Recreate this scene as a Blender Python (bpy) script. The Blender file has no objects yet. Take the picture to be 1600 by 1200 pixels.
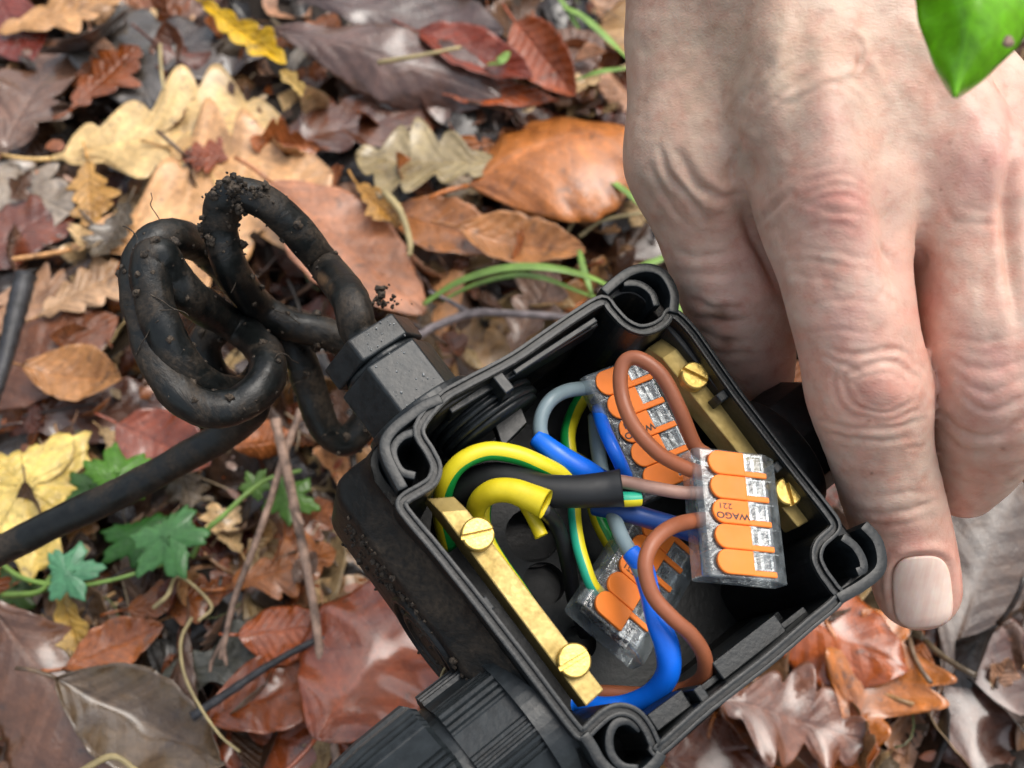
import bpy, math, random
import numpy as np
from mathutils import Vector, Matrix, Euler

# ---------------------------------------------------------------- camera, sky, sun, exposure
sc = bpy.context.scene
COL = sc.collection
F = 1600.0                       # focal length in photo pixels (photo is 1600 x 1200)
TILT = math.radians(28)
CAMH = 0.380
cam_data = bpy.data.cameras.new('camera')
cam = bpy.data.objects.new('camera', cam_data)
COL.objects.link(cam)
cam.location = (0, 0, CAMH)
cam.rotation_euler = (TILT, 0, 0)
cam_data.lens = 36.0
cam_data.sensor_width = 36.0
cam_data.clip_start = 0.005
cam_data.clip_end = 200
cam_data.dof.use_dof = True
cam_data.dof.focus_distance = 0.222
cam_data.dof.aperture_fstop = 17.0
sc.camera = cam

SUN_EL, SUN_AZ = math.radians(62), math.radians(52)     # azimuth clockwise from +Y
world = bpy.data.worlds.new('World'); sc.world = world
world.use_nodes = True
wt = world.node_tree; wt.nodes.clear()
w_out = wt.nodes.new('ShaderNodeOutputWorld'); w_bg = wt.nodes.new('ShaderNodeBackground')
w_sky = wt.nodes.new('ShaderNodeTexSky'); w_sky.sky_type = 'NISHITA'; w_sky.sun_disc = False
w_sky.sun_elevation = SUN_EL; w_sky.sun_rotation = SUN_AZ
w_sky.air_density = 1.6; w_sky.dust_density = 5.0; w_sky.ozone_density = 1.0
w_hsv = wt.nodes.new('ShaderNodeHueSaturation'); w_hsv.inputs['Saturation'].default_value = 0.5
wt.links.new(w_sky.outputs[0], w_hsv.inputs['Color']); wt.links.new(w_hsv.outputs[0], w_bg.inputs['Color'])
w_bg.inputs['Strength'].default_value = 0.15
wt.links.new(w_bg.outputs[0], w_out.inputs[0])
sd = bpy.data.lights.new('sun', 'SUN'); sd.energy = 1.15; sd.angle = math.radians(38); sd.color = (1, .965, .91)
sun = bpy.data.objects.new('sun', sd); COL.objects.link(sun)
sdir = Vector((math.sin(SUN_AZ)*math.cos(SUN_EL), math.cos(SUN_AZ)*math.cos(SUN_EL), math.sin(SUN_EL)))
sun.rotation_euler = sdir.to_track_quat('Z', 'Y').to_euler(); sun.location = sdir*3
sc.view_settings.view_transform = 'Standard'; sc.view_settings.look = 'None'
sc.view_settings.gamma = 1; sc.view_settings.exposure = 0.5
sc.cycles.max_bounces = 10; sc.cycles.transmission_bounces = 8; sc.cycles.transparent_max_bounces = 12
sc.cycles.caustics_reflective = False; sc.cycles.caustics_refractive = False

# ---------------------------------------------------------------- measuring helpers
CT, ST = math.cos(TILT), math.sin(TILT)
RW = np.array([[1, 0, 0], [0, CT, -ST], [0, ST, CT]])
CW = np.array([0, 0, CAMH])
def c2w(p):                      # camera space mm -> world m
    return (np.asarray(p, float)*0.001) @ RW.T + CW
def w2c(p):
    return ((np.asarray(p, float)-CW) @ RW)*1000
def ray(px, py):
    return np.array([(px-800)/F, -(py-600)/F, -1.0])
def PC(px, py, d): return ray(px, py)*d
def PW(px, py, d): return c2w(PC(px, py, d))
def G(px, py, z=0.0):            # point on the ground (world, height z mm)
    r = ray(px, py) @ RW.T
    t = (z*0.001-CAMH)/r[2]
    return CW + r*t
# frame of the box, measured from its four screw bosses
_c = [(645, 715), (1003, 475), (1325, 868), (983, 1165)]
_r = [ray(*p) for p in _c]
_d = np.linalg.solve(np.stack([_r[1], -_r[2], _r[3]], 1), _r[0])
L3 = _r[0]; U = _d[0]*_r[1]-L3; V = _d[2]*_r[3]-L3
_s = 60.0/np.linalg.norm(U)
L3 = L3*_s; U = U*_s; V = V*_s
UL, VL = np.linalg.norm(U), np.linalg.norm(V)
AH = U/UL; NH = np.cross(AH, V); NH /= np.linalg.norm(NH)
if NH[2] < 0: NH = -NH
BH = V/VL
def B3(a, b, h): return L3 + AH*a + BH*b + NH*h           # camera mm
def bxc(px, py, h):              # pixel on the plane h above the rim, camera mm
    r = ray(px, py); t = np.dot(L3+NH*h, NH)/np.dot(r, NH)
    return r*t
_M = np.stack([AH, BH, NH], 1); _Mi = np.linalg.inv(_M)
def bab(px, py, h):
    return _Mi @ (bxc(px, py, h)-L3)

# ---------------------------------------------------------------- object helpers
ORG = {}
def tag(o, label=None, cat=None, group=None, kind=None):
    if label: o['label'] = label
    if cat: o['category'] = cat
    if group: o['group'] = group
    if kind: o['kind'] = kind
    return o
def thing(name, at, label, cat, group=None):
    o = bpy.data.objects.new(name, None); o.empty_display_size = .01; COL.objects.link(o)
    at = np.asarray(at, float); o.location = at; ORG[o] = at
    return tag(o, label, cat, group)
def mk(name, verts, faces, mats, parent=None, smooth=True, midx=None, label=None, cat=None, group=None, kind=None, space='cam', uv=None, at=None, part_label=None):
    v = np.asarray(verts, float)
    if space == 'cam': v = c2w(v)
    if parent is not None: org = ORG[parent]
    elif at is not None: org = np.asarray(at, float)
    else: org = np.array([v[:, 0].mean(), v[:, 1].mean(), v[:, 2].min()])
    me = bpy.data.meshes.new(name); me.from_pydata((v-org).tolist(), [], [list(map(int, f)) for f in faces])
    if not isinstance(mats, (list, tuple)): mats = [mats]
    for m in mats: me.materials.append(m)
    n = len(me.polygons)
    if midx is not None: me.polygons.foreach_set('material_index', np.asarray(midx, dtype=np.int32))
    if smooth: me.polygons.foreach_set('use_smooth', np.ones(n, dtype=bool))
    if uv is not None:
        ul = me.uv_layers.new(name='UVMap'); li = np.zeros(len(me.loops), dtype=np.int32); me.loops.foreach_get('vertex_index', li)
        ul.data.foreach_set('uv', np.asarray(uv, float)[li].ravel())
    me.update()
    o = bpy.data.objects.new(name, me); COL.objects.link(o)
    ORG[o] = org
    if parent is not None: o.parent = parent
    else: o.location = org
    if part_label: o['label'] = part_label
    return tag(o, label, cat, group, kind)
def bevel(o, w, seg=2, ang=35):
    m = o.modifiers.new('bevel', 'BEVEL'); m.width = w*.001; m.segments = seg; m.limit_method = 'ANGLE'; m.angle_limit = math.radians(ang)
    m.harden_normals = False
    return o
class MB:                         # gathers shapes for one mesh
    def __init__(s): s.v = []; s.f = []; s.m = []
    def add(s, v, f, mi=0):
        n = len(s.v); s.v += [tuple(p) for p in v]; s.f += [tuple(i+n for i in q) for q in f]
        s.m += (list(mi) if isinstance(mi, (list, tuple, np.ndarray)) else [mi]*len(f))
    def build(s, name, mats, parent=None, smooth=True, **k): return mk(name, s.v, s.f, mats, parent, smooth, midx=s.m, **k)
def prism(pts0, pts1):            # two matching closed rings
    n = len(pts0); v = list(pts0)+list(pts1)
    f = [(i, (i+1) % n, n+(i+1) % n, n+i) for i in range(n)]
    f.append(tuple(range(n))[::-1]); f.append(tuple(range(n, 2*n)))
    return v, f
def boxf(o, x, y, z):             # parallelepiped from corner o and edge vectors
    o, x, y, z = map(np.asarray, (o, x, y, z))
    return prism([o, o+x, o+x+y, o+y], [o+z, o+x+z, o+x+y+z, o+y+z])
def spline(P, n=10):
    P = np.asarray(P, float); Q = np.vstack([2*P[0]-P[1], P, 2*P[-1]-P[-2]]); out = []
    for i in range(1, len(Q)-2):
        p0, p1, p2, p3 = Q[i-1:i+3]
        for t in np.linspace(0, 1, n, endpoint=False):
            out.append(.5*((2*p1)+(-p0+p2)*t+(2*p0-5*p1+4*p2-p3)*t*t+(-p0+3*p1-3*p2+p3)*t**3))
    out.append(Q[-2]); return np.array(out)
def sweep(path, rad, seg=18, twist=0.0, cap=True, hollow=0, flat=1.0, jitter=None):
    path = np.asarray(path, float); n = len(path); rad = np.broadcast_to(np.asarray(rad, float), (n,))
    T = np.gradient(path, axis=0); T /= np.linalg.norm(T, axis=1)[:, None]+1e-12
    up = np.array([0, 0, 1.0]); nrm = up-T[0]*np.dot(up, T[0])
    if np.linalg.norm(nrm) < .1: nrm = np.array([1., 0, 0])-T[0]*T[0][0]
    nrm /= np.linalg.norm(nrm); v = []; fr = []
    for i in range(n):
        nrm = nrm-T[i]*np.dot(nrm, T[i]); nrm /= np.linalg.norm(nrm); bi = np.cross(T[i], nrm); fr.append((nrm.copy(), bi))
        for k in range(seg):
            a = 2*math.pi*k/seg+twist*i/n
            r = rad[i]*(1 if jitter is None else 1+jitter(i, k))
            v.append(path[i]+(nrm*math.cos(a)*flat+bi*math.sin(a))*r)
    f = []
    for i in range(n-1):
        for k in range(seg):
            f.append((i*seg+k, i*seg+(k+1) % seg, (i+1)*seg+(k+1) % seg, (i+1)*seg+k))
    if hollow:                    # open ends with an inner wall
        for e, idx in ((0, 0), (1, n-1)):
            m = len(v); depth = 3 if n > 8 else 1
            for st in range(2):
                j = idx if st == 0 else (idx+depth if e == 0 else idx-depth)
                for k in range(seg):
                    a = 2*math.pi*k/seg+twist*j/n
                    v.append(path[j]+(fr[j][0]*math.cos(a)+fr[j][1]*math.sin(a))*rad[j]*(1-hollow))
            for k in range(seg):
                a, b = idx*seg+k, idx*seg+(k+1) % seg
                f.append((a, m+k, m+(k+1) % seg, b)); f.append((m+k, m+seg+k, m+seg+(k+1) % seg, m+(k+1) % seg))
            f.append(tuple(m+seg+k for k in range(seg)))
    elif cap:
        f.append(tuple(range(seg))[::-1]); f.append(tuple((n-1)*seg+k for k in range(seg)))
    return v, f

# ---------------------------------------------------------------- value noise (numpy)
_rng = np.random.RandomState(7); _tab = _rng.rand(256, 256)
def vnoise(x, y, seed=0):
    x = np.asarray(x)+seed*17.3; y = np.asarray(y)+seed*9.7
    xi = np.floor(x).astype(int); yi = np.floor(y).astype(int); fx = x-xi; fy = y-yi
    fx = fx*fx*(3-2*fx); fy = fy*fy*(3-2*fy)
    g = lambda a, b: _tab[a % 256, b % 256]
    return ((g(xi, yi)*(1-fx)+g(xi+1, yi)*fx)*(1-fy)+(g(xi, yi+1)*(1-fx)+g(xi+1, yi+1)*fx)*fy)*2-1

# ---------------------------------------------------------------- materials
def mat(name):
    m = bpy.data.materials.new(name); m.use_nodes = True; nt = m.node_tree
    return m, nt, nt.nodes['Principled BSDF']
def N(nt, t, **k):
    n = nt.nodes.new(t)
    for a, b in k.items(): setattr(n, a, b)
    return n
def noise(nt, scale, detail=4, rough=.55, dist=0, vec=None):
    n = N(nt, 'ShaderNodeTexNoise'); n.inputs['Scale'].default_value = scale; n.inputs['Detail'].default_value = detail
    n.inputs['Roughness'].default_value = rough; n.inputs['Distortion'].default_value = dist
    if vec is None:
        tc = N(nt, 'ShaderNodeTexCoord'); vec = tc.outputs['Object']
    nt.links.new(vec, n.inputs['Vector']); return n
def ramp(nt, src, stops):
    r = N(nt, 'ShaderNodeValToRGB'); e = r.color_ramp.elements
    while len(e) < len(stops): e.new(.5)
    for i, (p, c) in enumerate(stops):
        e[i].position = p; e[i].color = (*c, 1) if isinstance(c, tuple) else (c, c, c, 1)
    nt.links.new(src, r.inputs[0]); return r
def mixc(nt, fac, a, b, mode='MIX'):
    m = N(nt, 'ShaderNodeMix', data_type='RGBA', blend_type=mode)
    for s, v in ((m.inputs[0], fac), (m.inputs[6], a), (m.inputs[7], b)):
        if hasattr(v, 'is_linked') or hasattr(v, 'links'): nt.links.new(v, s)
        elif isinstance(v, tuple): s.default_value = (*v, 1)
        else: s.default_value = v
    return m.outputs[2]
def math_(nt, op, a, b=None, c=None):
    m = N(nt, 'ShaderNodeMath', operation=op)
    for i, v in enumerate((a, b, c)):
        if v is None: continue
        if hasattr(v, 'links'): nt.links.new(v, m.inputs[i])
        else: m.inputs[i].default_value = v
    return m.outputs[0]
def bump(nt, bs, h, strength, dist):
    b = N(nt, 'ShaderNodeBump'); b.inputs['Strength'].default_value = strength; b.inputs['Distance'].default_value = dist
    nt.links.new(h, b.inputs['Height']); nt.links.new(b.outputs[0], bs.inputs['Normal']); return b
def plain(name, col, rough=.4, metal=0, spec=.5, bumpsc=0, bumpst=.2, bumpd=.0002, vary=.12, vscale=150, sss=0, coat=0):
    m, nt, bs = mat(name)
    n = noise(nt, vscale, 5)
    c2 = tuple(max(0, x*(1-vary*2)) for x in col); c1 = tuple(min(1, x*(1+vary)) for x in col)
    r = ramp(nt, n.outputs[0], [(.3, c2), (.7, c1)])
    nt.links.new(r.outputs[0], bs.inputs['Base Color'])
    rr = ramp(nt, noise(nt, vscale*1.7, 4).outputs[0], [(.3, max(0, rough-.09)), (.7, min(1, rough+.12))])
    nt.links.new(rr.outputs[0], bs.inputs['Roughness'])
    bs.inputs['Metallic'].default_value = metal; bs.inputs['Specular IOR Level'].default_value = spec
    if coat: bs.inputs['Coat Weight'].default_value = coat; bs.inputs['Coat Roughness'].default_value = .15
    if sss:
        bs.inputs['Subsurface Weight'].default_value = sss; bs.inputs['Subsurface Scale'].default_value = .001
    if bumpsc: bump(nt, bs, noise(nt, bumpsc, 3).outputs[0], bumpst, bumpd)
    return m
def black_plastic(name, dirt=.5, rough=.38, base=(.0030, .0037, .0040)):
    m, nt, bs = mat(name)
    d1 = noise(nt, 55, 8, .7, .6)
    dm = ramp(nt, d1.outputs[0], [(.60-.12*dirt, 0.0), (.78-.1*dirt, 1.0)])
    fine = noise(nt, 900, 4)
    dcol = ramp(nt, fine.outputs[0], [(.3, (.012, .009, .006)), (.75, (.075, .054, .036))])
    scr = noise(nt, 400, 6, .7)
    bc = ramp(nt, scr.outputs[0], [(.35, base), (.72, tuple(x*2.4 for x in base))])
    nt.links.new(mixc(nt, math_(nt, 'MULTIPLY', dm.outputs[0], dirt), bc.outputs[0], dcol.outputs[0]), bs.inputs['Base Color'])
    rr = math_(nt, 'ADD', math_(nt, 'MULTIPLY', dm.outputs[0], .4*dirt), math_(nt, 'ADD', math_(nt, 'MULTIPLY', scr.outputs[0], .3), rough-.15))
    nt.links.new(rr, bs.inputs['Roughness'])
    hh = math_(nt, 'ADD', math_(nt, 'MULTIPLY', fine.outputs[0], .5), math_(nt, 'MULTIPLY', dm.outputs[0], dirt))
    bump(nt, bs, hh, .5, .0003); bs.inputs['Specular IOR Level'].default_value = .38
    return m
M = {}
M['black'] = black_plastic('black_plastic', .25)
M['black_dirty'] = black_plastic('muddy_black_plastic', 1.0, .45)
M['black_rim'] = black_plastic('scuffed_black_plastic', .1, .36, (.0055, .0070, .0078))
M['gland'] = black_plastic('wet_black_plastic', .3, .34, (.0080, .0102, .0115))
M['cable'] = black_plastic('muddy_cable_rubber', 1.15, .34, (.0045, .0055, .0055))
M['black_wire'] = plain('black_insulation', (.012, .013, .014), .45, bumpsc=700)
M['black_shrink'] = plain('black_heat_shrink', (.010, .011, .012), .5, bumpsc=500)
M['orange'] = plain('orange_lever_plastic', (1.0, .245, .035), .42, vary=.05, spec=.25, bumpsc=1500, bumpst=.08)
M['brown'] = plain('brown_insulation', (.30, .095, .042), .42, vary=.1, bumpsc=900, bumpst=.15)
M['pinkbrown'] = plain('dusty_brown_insulation', (.38, .22, .17), .5, vary=.12, bumpsc=900)
M['blue'] = plain('bright_blue_sleeve', (.004, .15, .80), .36, vary=.06, bumpsc=500, bumpst=.15)
M['navy'] = plain('dark_blue_insulation', (.008, .05, .22), .4, vary=.1)
M['grey'] = plain('grey_insulation', (.20, .27, .30), .42, vary=.08, bumpsc=900, bumpst=.12)
M['yellow'] = plain('yellow_insulation', (.78, .66, .02), .4, vary=.06)
M['yellow_sleeve'] = plain('yellow_sleeve', (.70, .56, .015), .42, vary=.1, bumpsc=600, bumpst=.15)
M['green'] = plain('green_insulation', (.008, .30, .055), .4, vary=.08)
M['teal'] = plain('teal_green_insulation', (.02, .42, .26), .4, vary=.08)
M['text'] = plain('black_print', (.02, .012, .008), .5, vary=.02)
M['metal'] = plain('tinned_contact_metal', (.34, .34, .33), .28, metal=1, vary=.4, vscale=900)
M['mud'] = plain('mud', (.060, .044, .030), .75, vary=.5, vscale=800, bumpsc=1200, bumpst=.8, bumpd=.0006)
def brass():
    m, nt, bs = mat('brushed_brass')
    tc = N(nt, 'ShaderNodeTexCoord')
    n1 = noise(nt, 900, 4, .6); n2 = noise(nt, 120, 4)
    r = ramp(nt, n2.outputs[0], [(.3, (.33, .235, .075)), (.7, (.55, .42, .17))])
    nt.links.new(r.outputs[0], bs.inputs['Base Color'])
    bs.inputs['Metallic'].default_value = .75
    rr = ramp(nt, n1.outputs[0], [(.3, .46), (.7, .68)]); nt.links.new(rr.outputs[0], bs.inputs['Roughness'])
    bump(nt, bs, n1.outputs[0], .35, .00015)
    return m
M['brass'] = brass()
def clear():
    m, nt, bs = mat('clear_polycarbonate')
    bs.inputs['Base Color'].default_value = (.90, .94, .95, 1); bs.inputs['Transmission Weight'].default_value = .88
    bs.inputs['IOR'].default_value = 1.38
    r = ramp(nt, noise(nt, 500, 3).outputs[0], [(.35, .04), (.75, .2)]); nt.links.new(r.outputs[0], bs.inputs['Roughness'])
    bump(nt, bs, noise(nt, 260, 4).outputs[0], .5, .0004)
    return m
def clear2():
    m, nt, bs = mat('clear_plastic_shell')
    tr = N(nt, 'ShaderNodeBsdfTransparent'); tr.inputs[0].default_value = (.93, .96, .97, 1)
    gl = N(nt, 'ShaderNodeBsdfGlossy'); gl.inputs['Roughness'].default_value = .10; gl.inputs[0].default_value = (1, 1, 1, 1)
    df = N(nt, 'ShaderNodeBsdfDiffuse'); df.inputs[0].default_value = (.50, .56, .58, 1)
    lw = N(nt, 'ShaderNodeLayerWeight'); lw.inputs['Blend'].default_value = .28
    bp = N(nt, 'ShaderNodeBump'); bp.inputs['Strength'].default_value = .7; bp.inputs['Distance'].default_value = .0005
    nt.links.new(noise(nt, 230, 4).outputs[0], bp.inputs['Height'])
    for n_ in (gl, df): nt.links.new(bp.outputs[0], n_.inputs['Normal'])
    nt.links.new(bp.outputs[0], lw.inputs['Normal'])
    m1 = N(nt, 'ShaderNodeMixShader'); nt.links.new(math_(nt, 'ADD', math_(nt, 'MULTIPLY', lw.outputs['Facing'], .5), .05), m1.inputs[0])
    nt.links.new(tr.outputs[0], m1.inputs[1]); nt.links.new(gl.outputs[0], m1.inputs[2])
    m2 = N(nt, 'ShaderNodeMixShader'); sm = ramp(nt, noise(nt, 350, 5).outputs[0], [(.35, .05), (.75, .28)])
    nt.links.new(sm.outputs[0], m2.inputs[0]); nt.links.new(m1.outputs[0], m2.inputs[1]); nt.links.new(df.outputs[0], m2.inputs[2])
    nt.links.new(m2.outputs[0], nt.nodes['Material Output'].inputs[0]); nt.nodes.remove(bs)
    return m
M['clear'] = clear2(); M['water'] = clear()

def leaf_material(name, attr=False, green=False, wet=False):
    m, nt, bs = mat(name)
    if attr:
        a = N(nt, 'ShaderNodeVertexColor', layer_name='tint'); base = a.outputs['Color']
    else:
        a = N(nt, 'ShaderNodeObjectInfo'); base = a.outputs['Color']
    uv = N(nt, 'ShaderNodeUVMap'); sp = N(nt, 'ShaderNodeSeparateXYZ'); nt.links.new(uv.outputs[0], sp.inputs[0])
    t = sp.outputs[0]; s = math_(nt, 'MULTIPLY', math_(nt, 'ABSOLUTE', math_(nt, 'SUBTRACT', sp.outputs[1], .5)), 2.0)
    ph = math_(nt, 'SUBTRACT', math_(nt, 'MULTIPLY', t, 9.0), math_(nt, 'MULTIPLY', s, 1.7))
    fr = math_(nt, 'ABSOLUTE', math_(nt, 'SUBTRACT', math_(nt, 'FRACT', ph), .5))      # 0 at vein, .5 between
    vein = math_(nt, 'SUBTRACT', 1.0, math_(nt, 'SMOOTH_MIN', math_(nt, 'MULTIPLY', fr, 9.0), 1.0, .3))
    mid = math_(nt, 'SUBTRACT', 1.0, math_(nt, 'SMOOTH_MIN', math_(nt, 'MULTIPLY', s, 16.0), 1.0, .3))
    vm = math_(nt, 'MAXIMUM', math_(nt, 'MULTIPLY', vein, .55), mid)
    vm = math_(nt, 'MAXIMUM', vm, 0.0)
    tc = N(nt, 'ShaderNodeTexCoord')
    n1 = noise(nt, 45, 6, .65, .4); n2 = noise(nt, 320, 5, .65)
    mot = ramp(nt, n1.outputs[0], [(.30, (.34, .26, .22)), (.44, (.80, .76, .72)), (.56, (1.05, 1.02, 1.0)), (.72, (1.55, 1.52, 1.5))] if not green else [(.28, (.7, .75, .7)), (.7, (1.15, 1.1, 1.1))])
    c = mixc(nt, 1.0, base, mot.outputs[0], 'MULTIPLY')
    fine = ramp(nt, n2.outputs[0], [(.3, .72), (.7, 1.15)])
    c = mixc(nt, 1.0, c, fine.outputs[0], 'MULTIPLY')
    vc = mixc(nt, 1.0, c, (1.25, 1.2, 1.1) if green else (1.28, 1.2, 1.05), 'MULTIPLY')
    c = mixc(nt, math_(nt, 'MULTIPLY', vm, .7), c, vc)
    spots = ramp(nt, noise(nt, 130, 3, .6).outputs[0], [(.62, 0.0), (.69, 1.0)])
    if not green: c = mixc(nt, math_(nt, 'MULTIPLY', spots.outputs[0], .55), c, (.05, .028, .018))
    nt.links.new(c, bs.inputs['Base Color'])
    rr = ramp(nt, noise(nt, 30, 4).outputs[0], [(.35, .22), (.62, .42)]); nt.links.new(rr.outputs[0], bs.inputs['Roughness'])
    bs.inputs['Specular IOR Level'].default_value = .6
    cw = ramp(nt, noise(nt, 25, 3).outputs[0], [(.40, 0.0), (.56, .8)]); nt.links.new(cw.outputs[0], bs.inputs['Coat Weight'])
    if wet:
        cw.color_ramp.elements[0].position = .30; cw.color_ramp.elements[1].position = .44; cw.color_ramp.elements[1].color = (.75, .75, .75, 1)
    bs.inputs['Coat Roughness'].default_value = .15 if wet else .16; bs.inputs['Coat IOR'].default_value = 1.75 if wet else 1.55
    hgt = math_(nt, 'ADD', math_(nt, 'MULTIPLY', fr, .8), math_(nt, 'ADD', math_(nt, 'MULTIPLY', n2.outputs[0], .6), math_(nt, 'MULTIPLY', n1.outputs[0], 1.6)))
    hgt = math_(nt, 'ADD', hgt, math_(nt, 'MULTIPLY', math_(nt, 'SMOOTH_MIN', math_(nt, 'MULTIPLY', s, 8.0), 1.0, .2), .5))
    bump(nt, bs, hgt, .3 if green else .8, .0006 if green else .0014)
    tr = N(nt, 'ShaderNodeBsdfTranslucent'); nt.links.new(c, tr.inputs[0])
    mx = N(nt, 'ShaderNodeMixShader'); mx.inputs[0].default_value = .5 if green else .15
    nt.links.new(bs.outputs[0], mx.inputs[1]); nt.links.new(tr.outputs[0], mx.inputs[2])
    nt.links.new(mx.outputs[0], nt.nodes['Material Output'].inputs[0])
    return m
M['leaf'] = leaf_material('fallen_leaf')
M['wet'] = leaf_material('wet_fallen_leaf', wet=True)
M['leaf_bits'] = leaf_material('leaf_fragments', attr=True)
M['green_leaf'] = leaf_material('living_leaf', green=True)
M['grass'] = plain('grass_blade', (.20, .34, .07), .4, vary=.25, vscale=60)
M['grass_dry'] = plain('dry_stem', (.42, .33, .16), .55, vary=.25, vscale=90)
M['twig'] = plain('brown_twig_bark', (.34, .22, .16), .6, vary=.4, vscale=200, bumpsc=900, bumpst=.8, bumpd=.0005)
M['twig_grey'] = plain('grey_twig_bark', (.24, .20, .20), .55, vary=.3, vscale=200, bumpsc=900, bumpst=.8, bumpd=.0005)
M['twig_dark'] = plain('dark_wet_twig_bark', (.03, .03, .034), .4, vary=.4, vscale=200, bumpsc=900, bumpst=.8, bumpd=.0005)
def soil():
    m, nt, bs = mat('dark_wet_soil')
    n = noise(nt, 60, 10, .7); r = ramp(nt, n.outputs[0], [(.3, (.010, .007, .005)), (.55, (.035, .024, .017)), (.8, (.10, .07, .05))])
    nt.links.new(r.outputs[0], bs.inputs['Base Color']); bs.inputs['Roughness'].default_value = .6
    bump(nt, bs, noise(nt, 220, 8, .75).outputs[0], 1, .003); return m
M['soil'] = soil()
# ================================================================ JUNCTION BOX
def AB(pts, h=0.0): return np.array([bab(x, y, h)[:2] for x, y in pts])
def b3(ab, h): return L3+np.outer(np.atleast_2d(ab)[:, 0], AH)+np.outer(np.atleast_2d(ab)[:, 1], BH)+NH*h
def ribbon(mb, ab, t, h0, h1, closed=False, mi=0, taper=0):
    ab = np.asarray(ab, float); n = len(ab)
    if closed: T = np.roll(ab, -1, 0)-np.roll(ab, 1, 0)
    else: T = np.gradient(ab, axis=0)
    T /= np.linalg.norm(T, axis=1)[:, None]+1e-9; Nn = np.stack([-T[:, 1], T[:, 0]], 1)
    v = np.vstack([b3(ab+Nn*t/2, h0), b3(ab-Nn*t/2, h0), b3(ab-Nn*(t/2+taper), h1), b3(ab+Nn*(t/2+taper), h1)])
    f = []
    rng = range(n) if closed else range(n-1)
    for i in rng:
        j = (i+1) % n
        for k in range(4):
            a, b = k*n, ((k+1) % 4)*n; f.append((a+i, a+j, b+j, b+i))
    if not closed:
        f.append((0, n, 2*n, 3*n)); f.append((n-1, 4*n-1, 3*n-1, 2*n-1))
    mb.add(v, f, mi)
def offset(ab, d):
    T = np.roll(ab, -1, 0)-np.roll(ab, 1, 0); T /= np.linalg.norm(T, axis=1)[:, None]+1e-9
    return ab+np.stack([-T[:, 1], T[:, 0]], 1)*d
DEP = 50.0
box = thing('junction_box', c2w(b3(np.array([[30, 35]]), -DEP)[0]), 'open black square plastic junction box with brass bars held in the hand', 'junction box')
# inner S-shaped course of the wall around every corner
seg_LB = [(655, 668), (672, 705), (682, 728), (676, 750), (657, 764), (636, 776), (628, 787), (637, 804), (675, 849), (712, 895), (740, 930), (785, 988), (825, 1040), (867, 1096), (898, 1136), (912, 1147)]
seg_B = [(930, 1131), (951, 1114), (972, 1108), (995, 1116), (1013, 1138), (1024, 1162), (1030, 1172)]
seg_BR = [(1107, 1104), (1195, 1036), (1265, 976), (1311, 936)]
seg_R = [(1303, 917), (1286, 893), (1277, 870), (1283, 848), (1303, 829), (1306, 817)]
seg_RT = [(1293, 797), (1250, 742), (1215, 697), (1150, 612), (1087, 522), (1052, 488)]
seg_T = [(1040, 500), (1022, 511), (1000, 514), (977, 503), (957, 482), (942, 468)]
seg_TL = [(900, 492), (850, 526), (800, 560), (725, 600), (690, 622)]
main = seg_LB+seg_B+seg_BR+seg_R+seg_RT+seg_T+seg_TL
ab = AB(main); abx = []
for i in range(len(ab)):
    p0, p1, p2, p3 = ab[i-1], ab[i], ab[(i+1) % len(ab)], ab[(i+2) % len(ab)]
    L_ = np.linalg.norm(p2-p1); k = 1 if L_ > 14 else 4
    for t in np.arange(k)/k:
        abx.append(.5*((2*p1)+(-p0+p2)*t+(2*p0-5*p1+4*p2-p3)*t*t+(-p0+3*p1-3*p2+p3)*t**3))
abx = np.array(abx)
area = .5*np.sum(abx[:, 0]*np.roll(abx[:, 1], -1)-np.roll(abx[:, 0], -1)*abx[:, 1])
if area < 0: abx = abx[::-1]
wall = MB(); ribbon(wall, abx, 2.5, -.7, -DEP, True)
wo = wall.build('wall', [M['black'], M['black_rim']], box, smooth=False)
lip = MB(); ribbon(lip, offset(abx, -.85), .7, 0, -.9, True); ribbon(lip, offset(abx, .75), .75, -.1, -.9, True)
bevel(lip.build('rim', [M['black_rim']], box), .15, 2)
# outer corners and the round screw bosses
arcs = {'L': [(690, 622), (662, 634), (637, 652), (615, 670), (602, 690), (604, 712), (616, 738), (630, 764)],
        'B': [(912, 1147), (925, 1166), (940, 1192), (965, 1212), (1000, 1212), (1025, 1192), (1034, 1176)],
        'R': [(1311, 936), (1350, 913), (1374, 892), (1378, 870), (1370, 842), (1350, 820)],
        'T': [(1052, 488), (1054, 462), (1046, 440), (1032, 424), (1010, 418), (985, 424), (962, 440), (944, 456)]}
hooks = {'L': [(650, 742), (628, 735), (616, 714), (616, 696), (630, 680), (650, 673)],
         'B': [(1004, 1140), (985, 1126), (964, 1130), (954, 1150), (957, 1178), (975, 1198), (1000, 1202)],
         'R': [(1319, 838), (1338, 852), (1350, 872), (1352, 888), (1342, 893)],
         'T': [(975, 440), (1000, 441), (1020, 455), (1028, 476)]}
for k in 'LBRT':
    cb = MB(); a1 = spline(AB(arcs[k]), 4); ribbon(cb, a1, 2.2, 0.05, -DEP+1)
    a2 = spline(AB(hooks[k]), 4); ribbon(cb, a2, 1.7, -.6, -DEP+2)
    c = np.vstack([AB(arcs[k])]).mean(0); cc = AB([dict(L=(645, 712), B=(983, 1165), R=(1325, 872), T=(1003, 470))[k]])[0]
    th = np.linspace(0, 2*math.pi, 24, endpoint=False); ring = cc+np.stack([np.cos(th), np.sin(th)], 1)*6.2
    v, f = prism(b3(ring, -17), b3(ring, -DEP+1)); cb.add(v, f, 1)
    bevel(cb.build('corner_boss', [M['black_rim'], M['black']], box), .2, 2)
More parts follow.
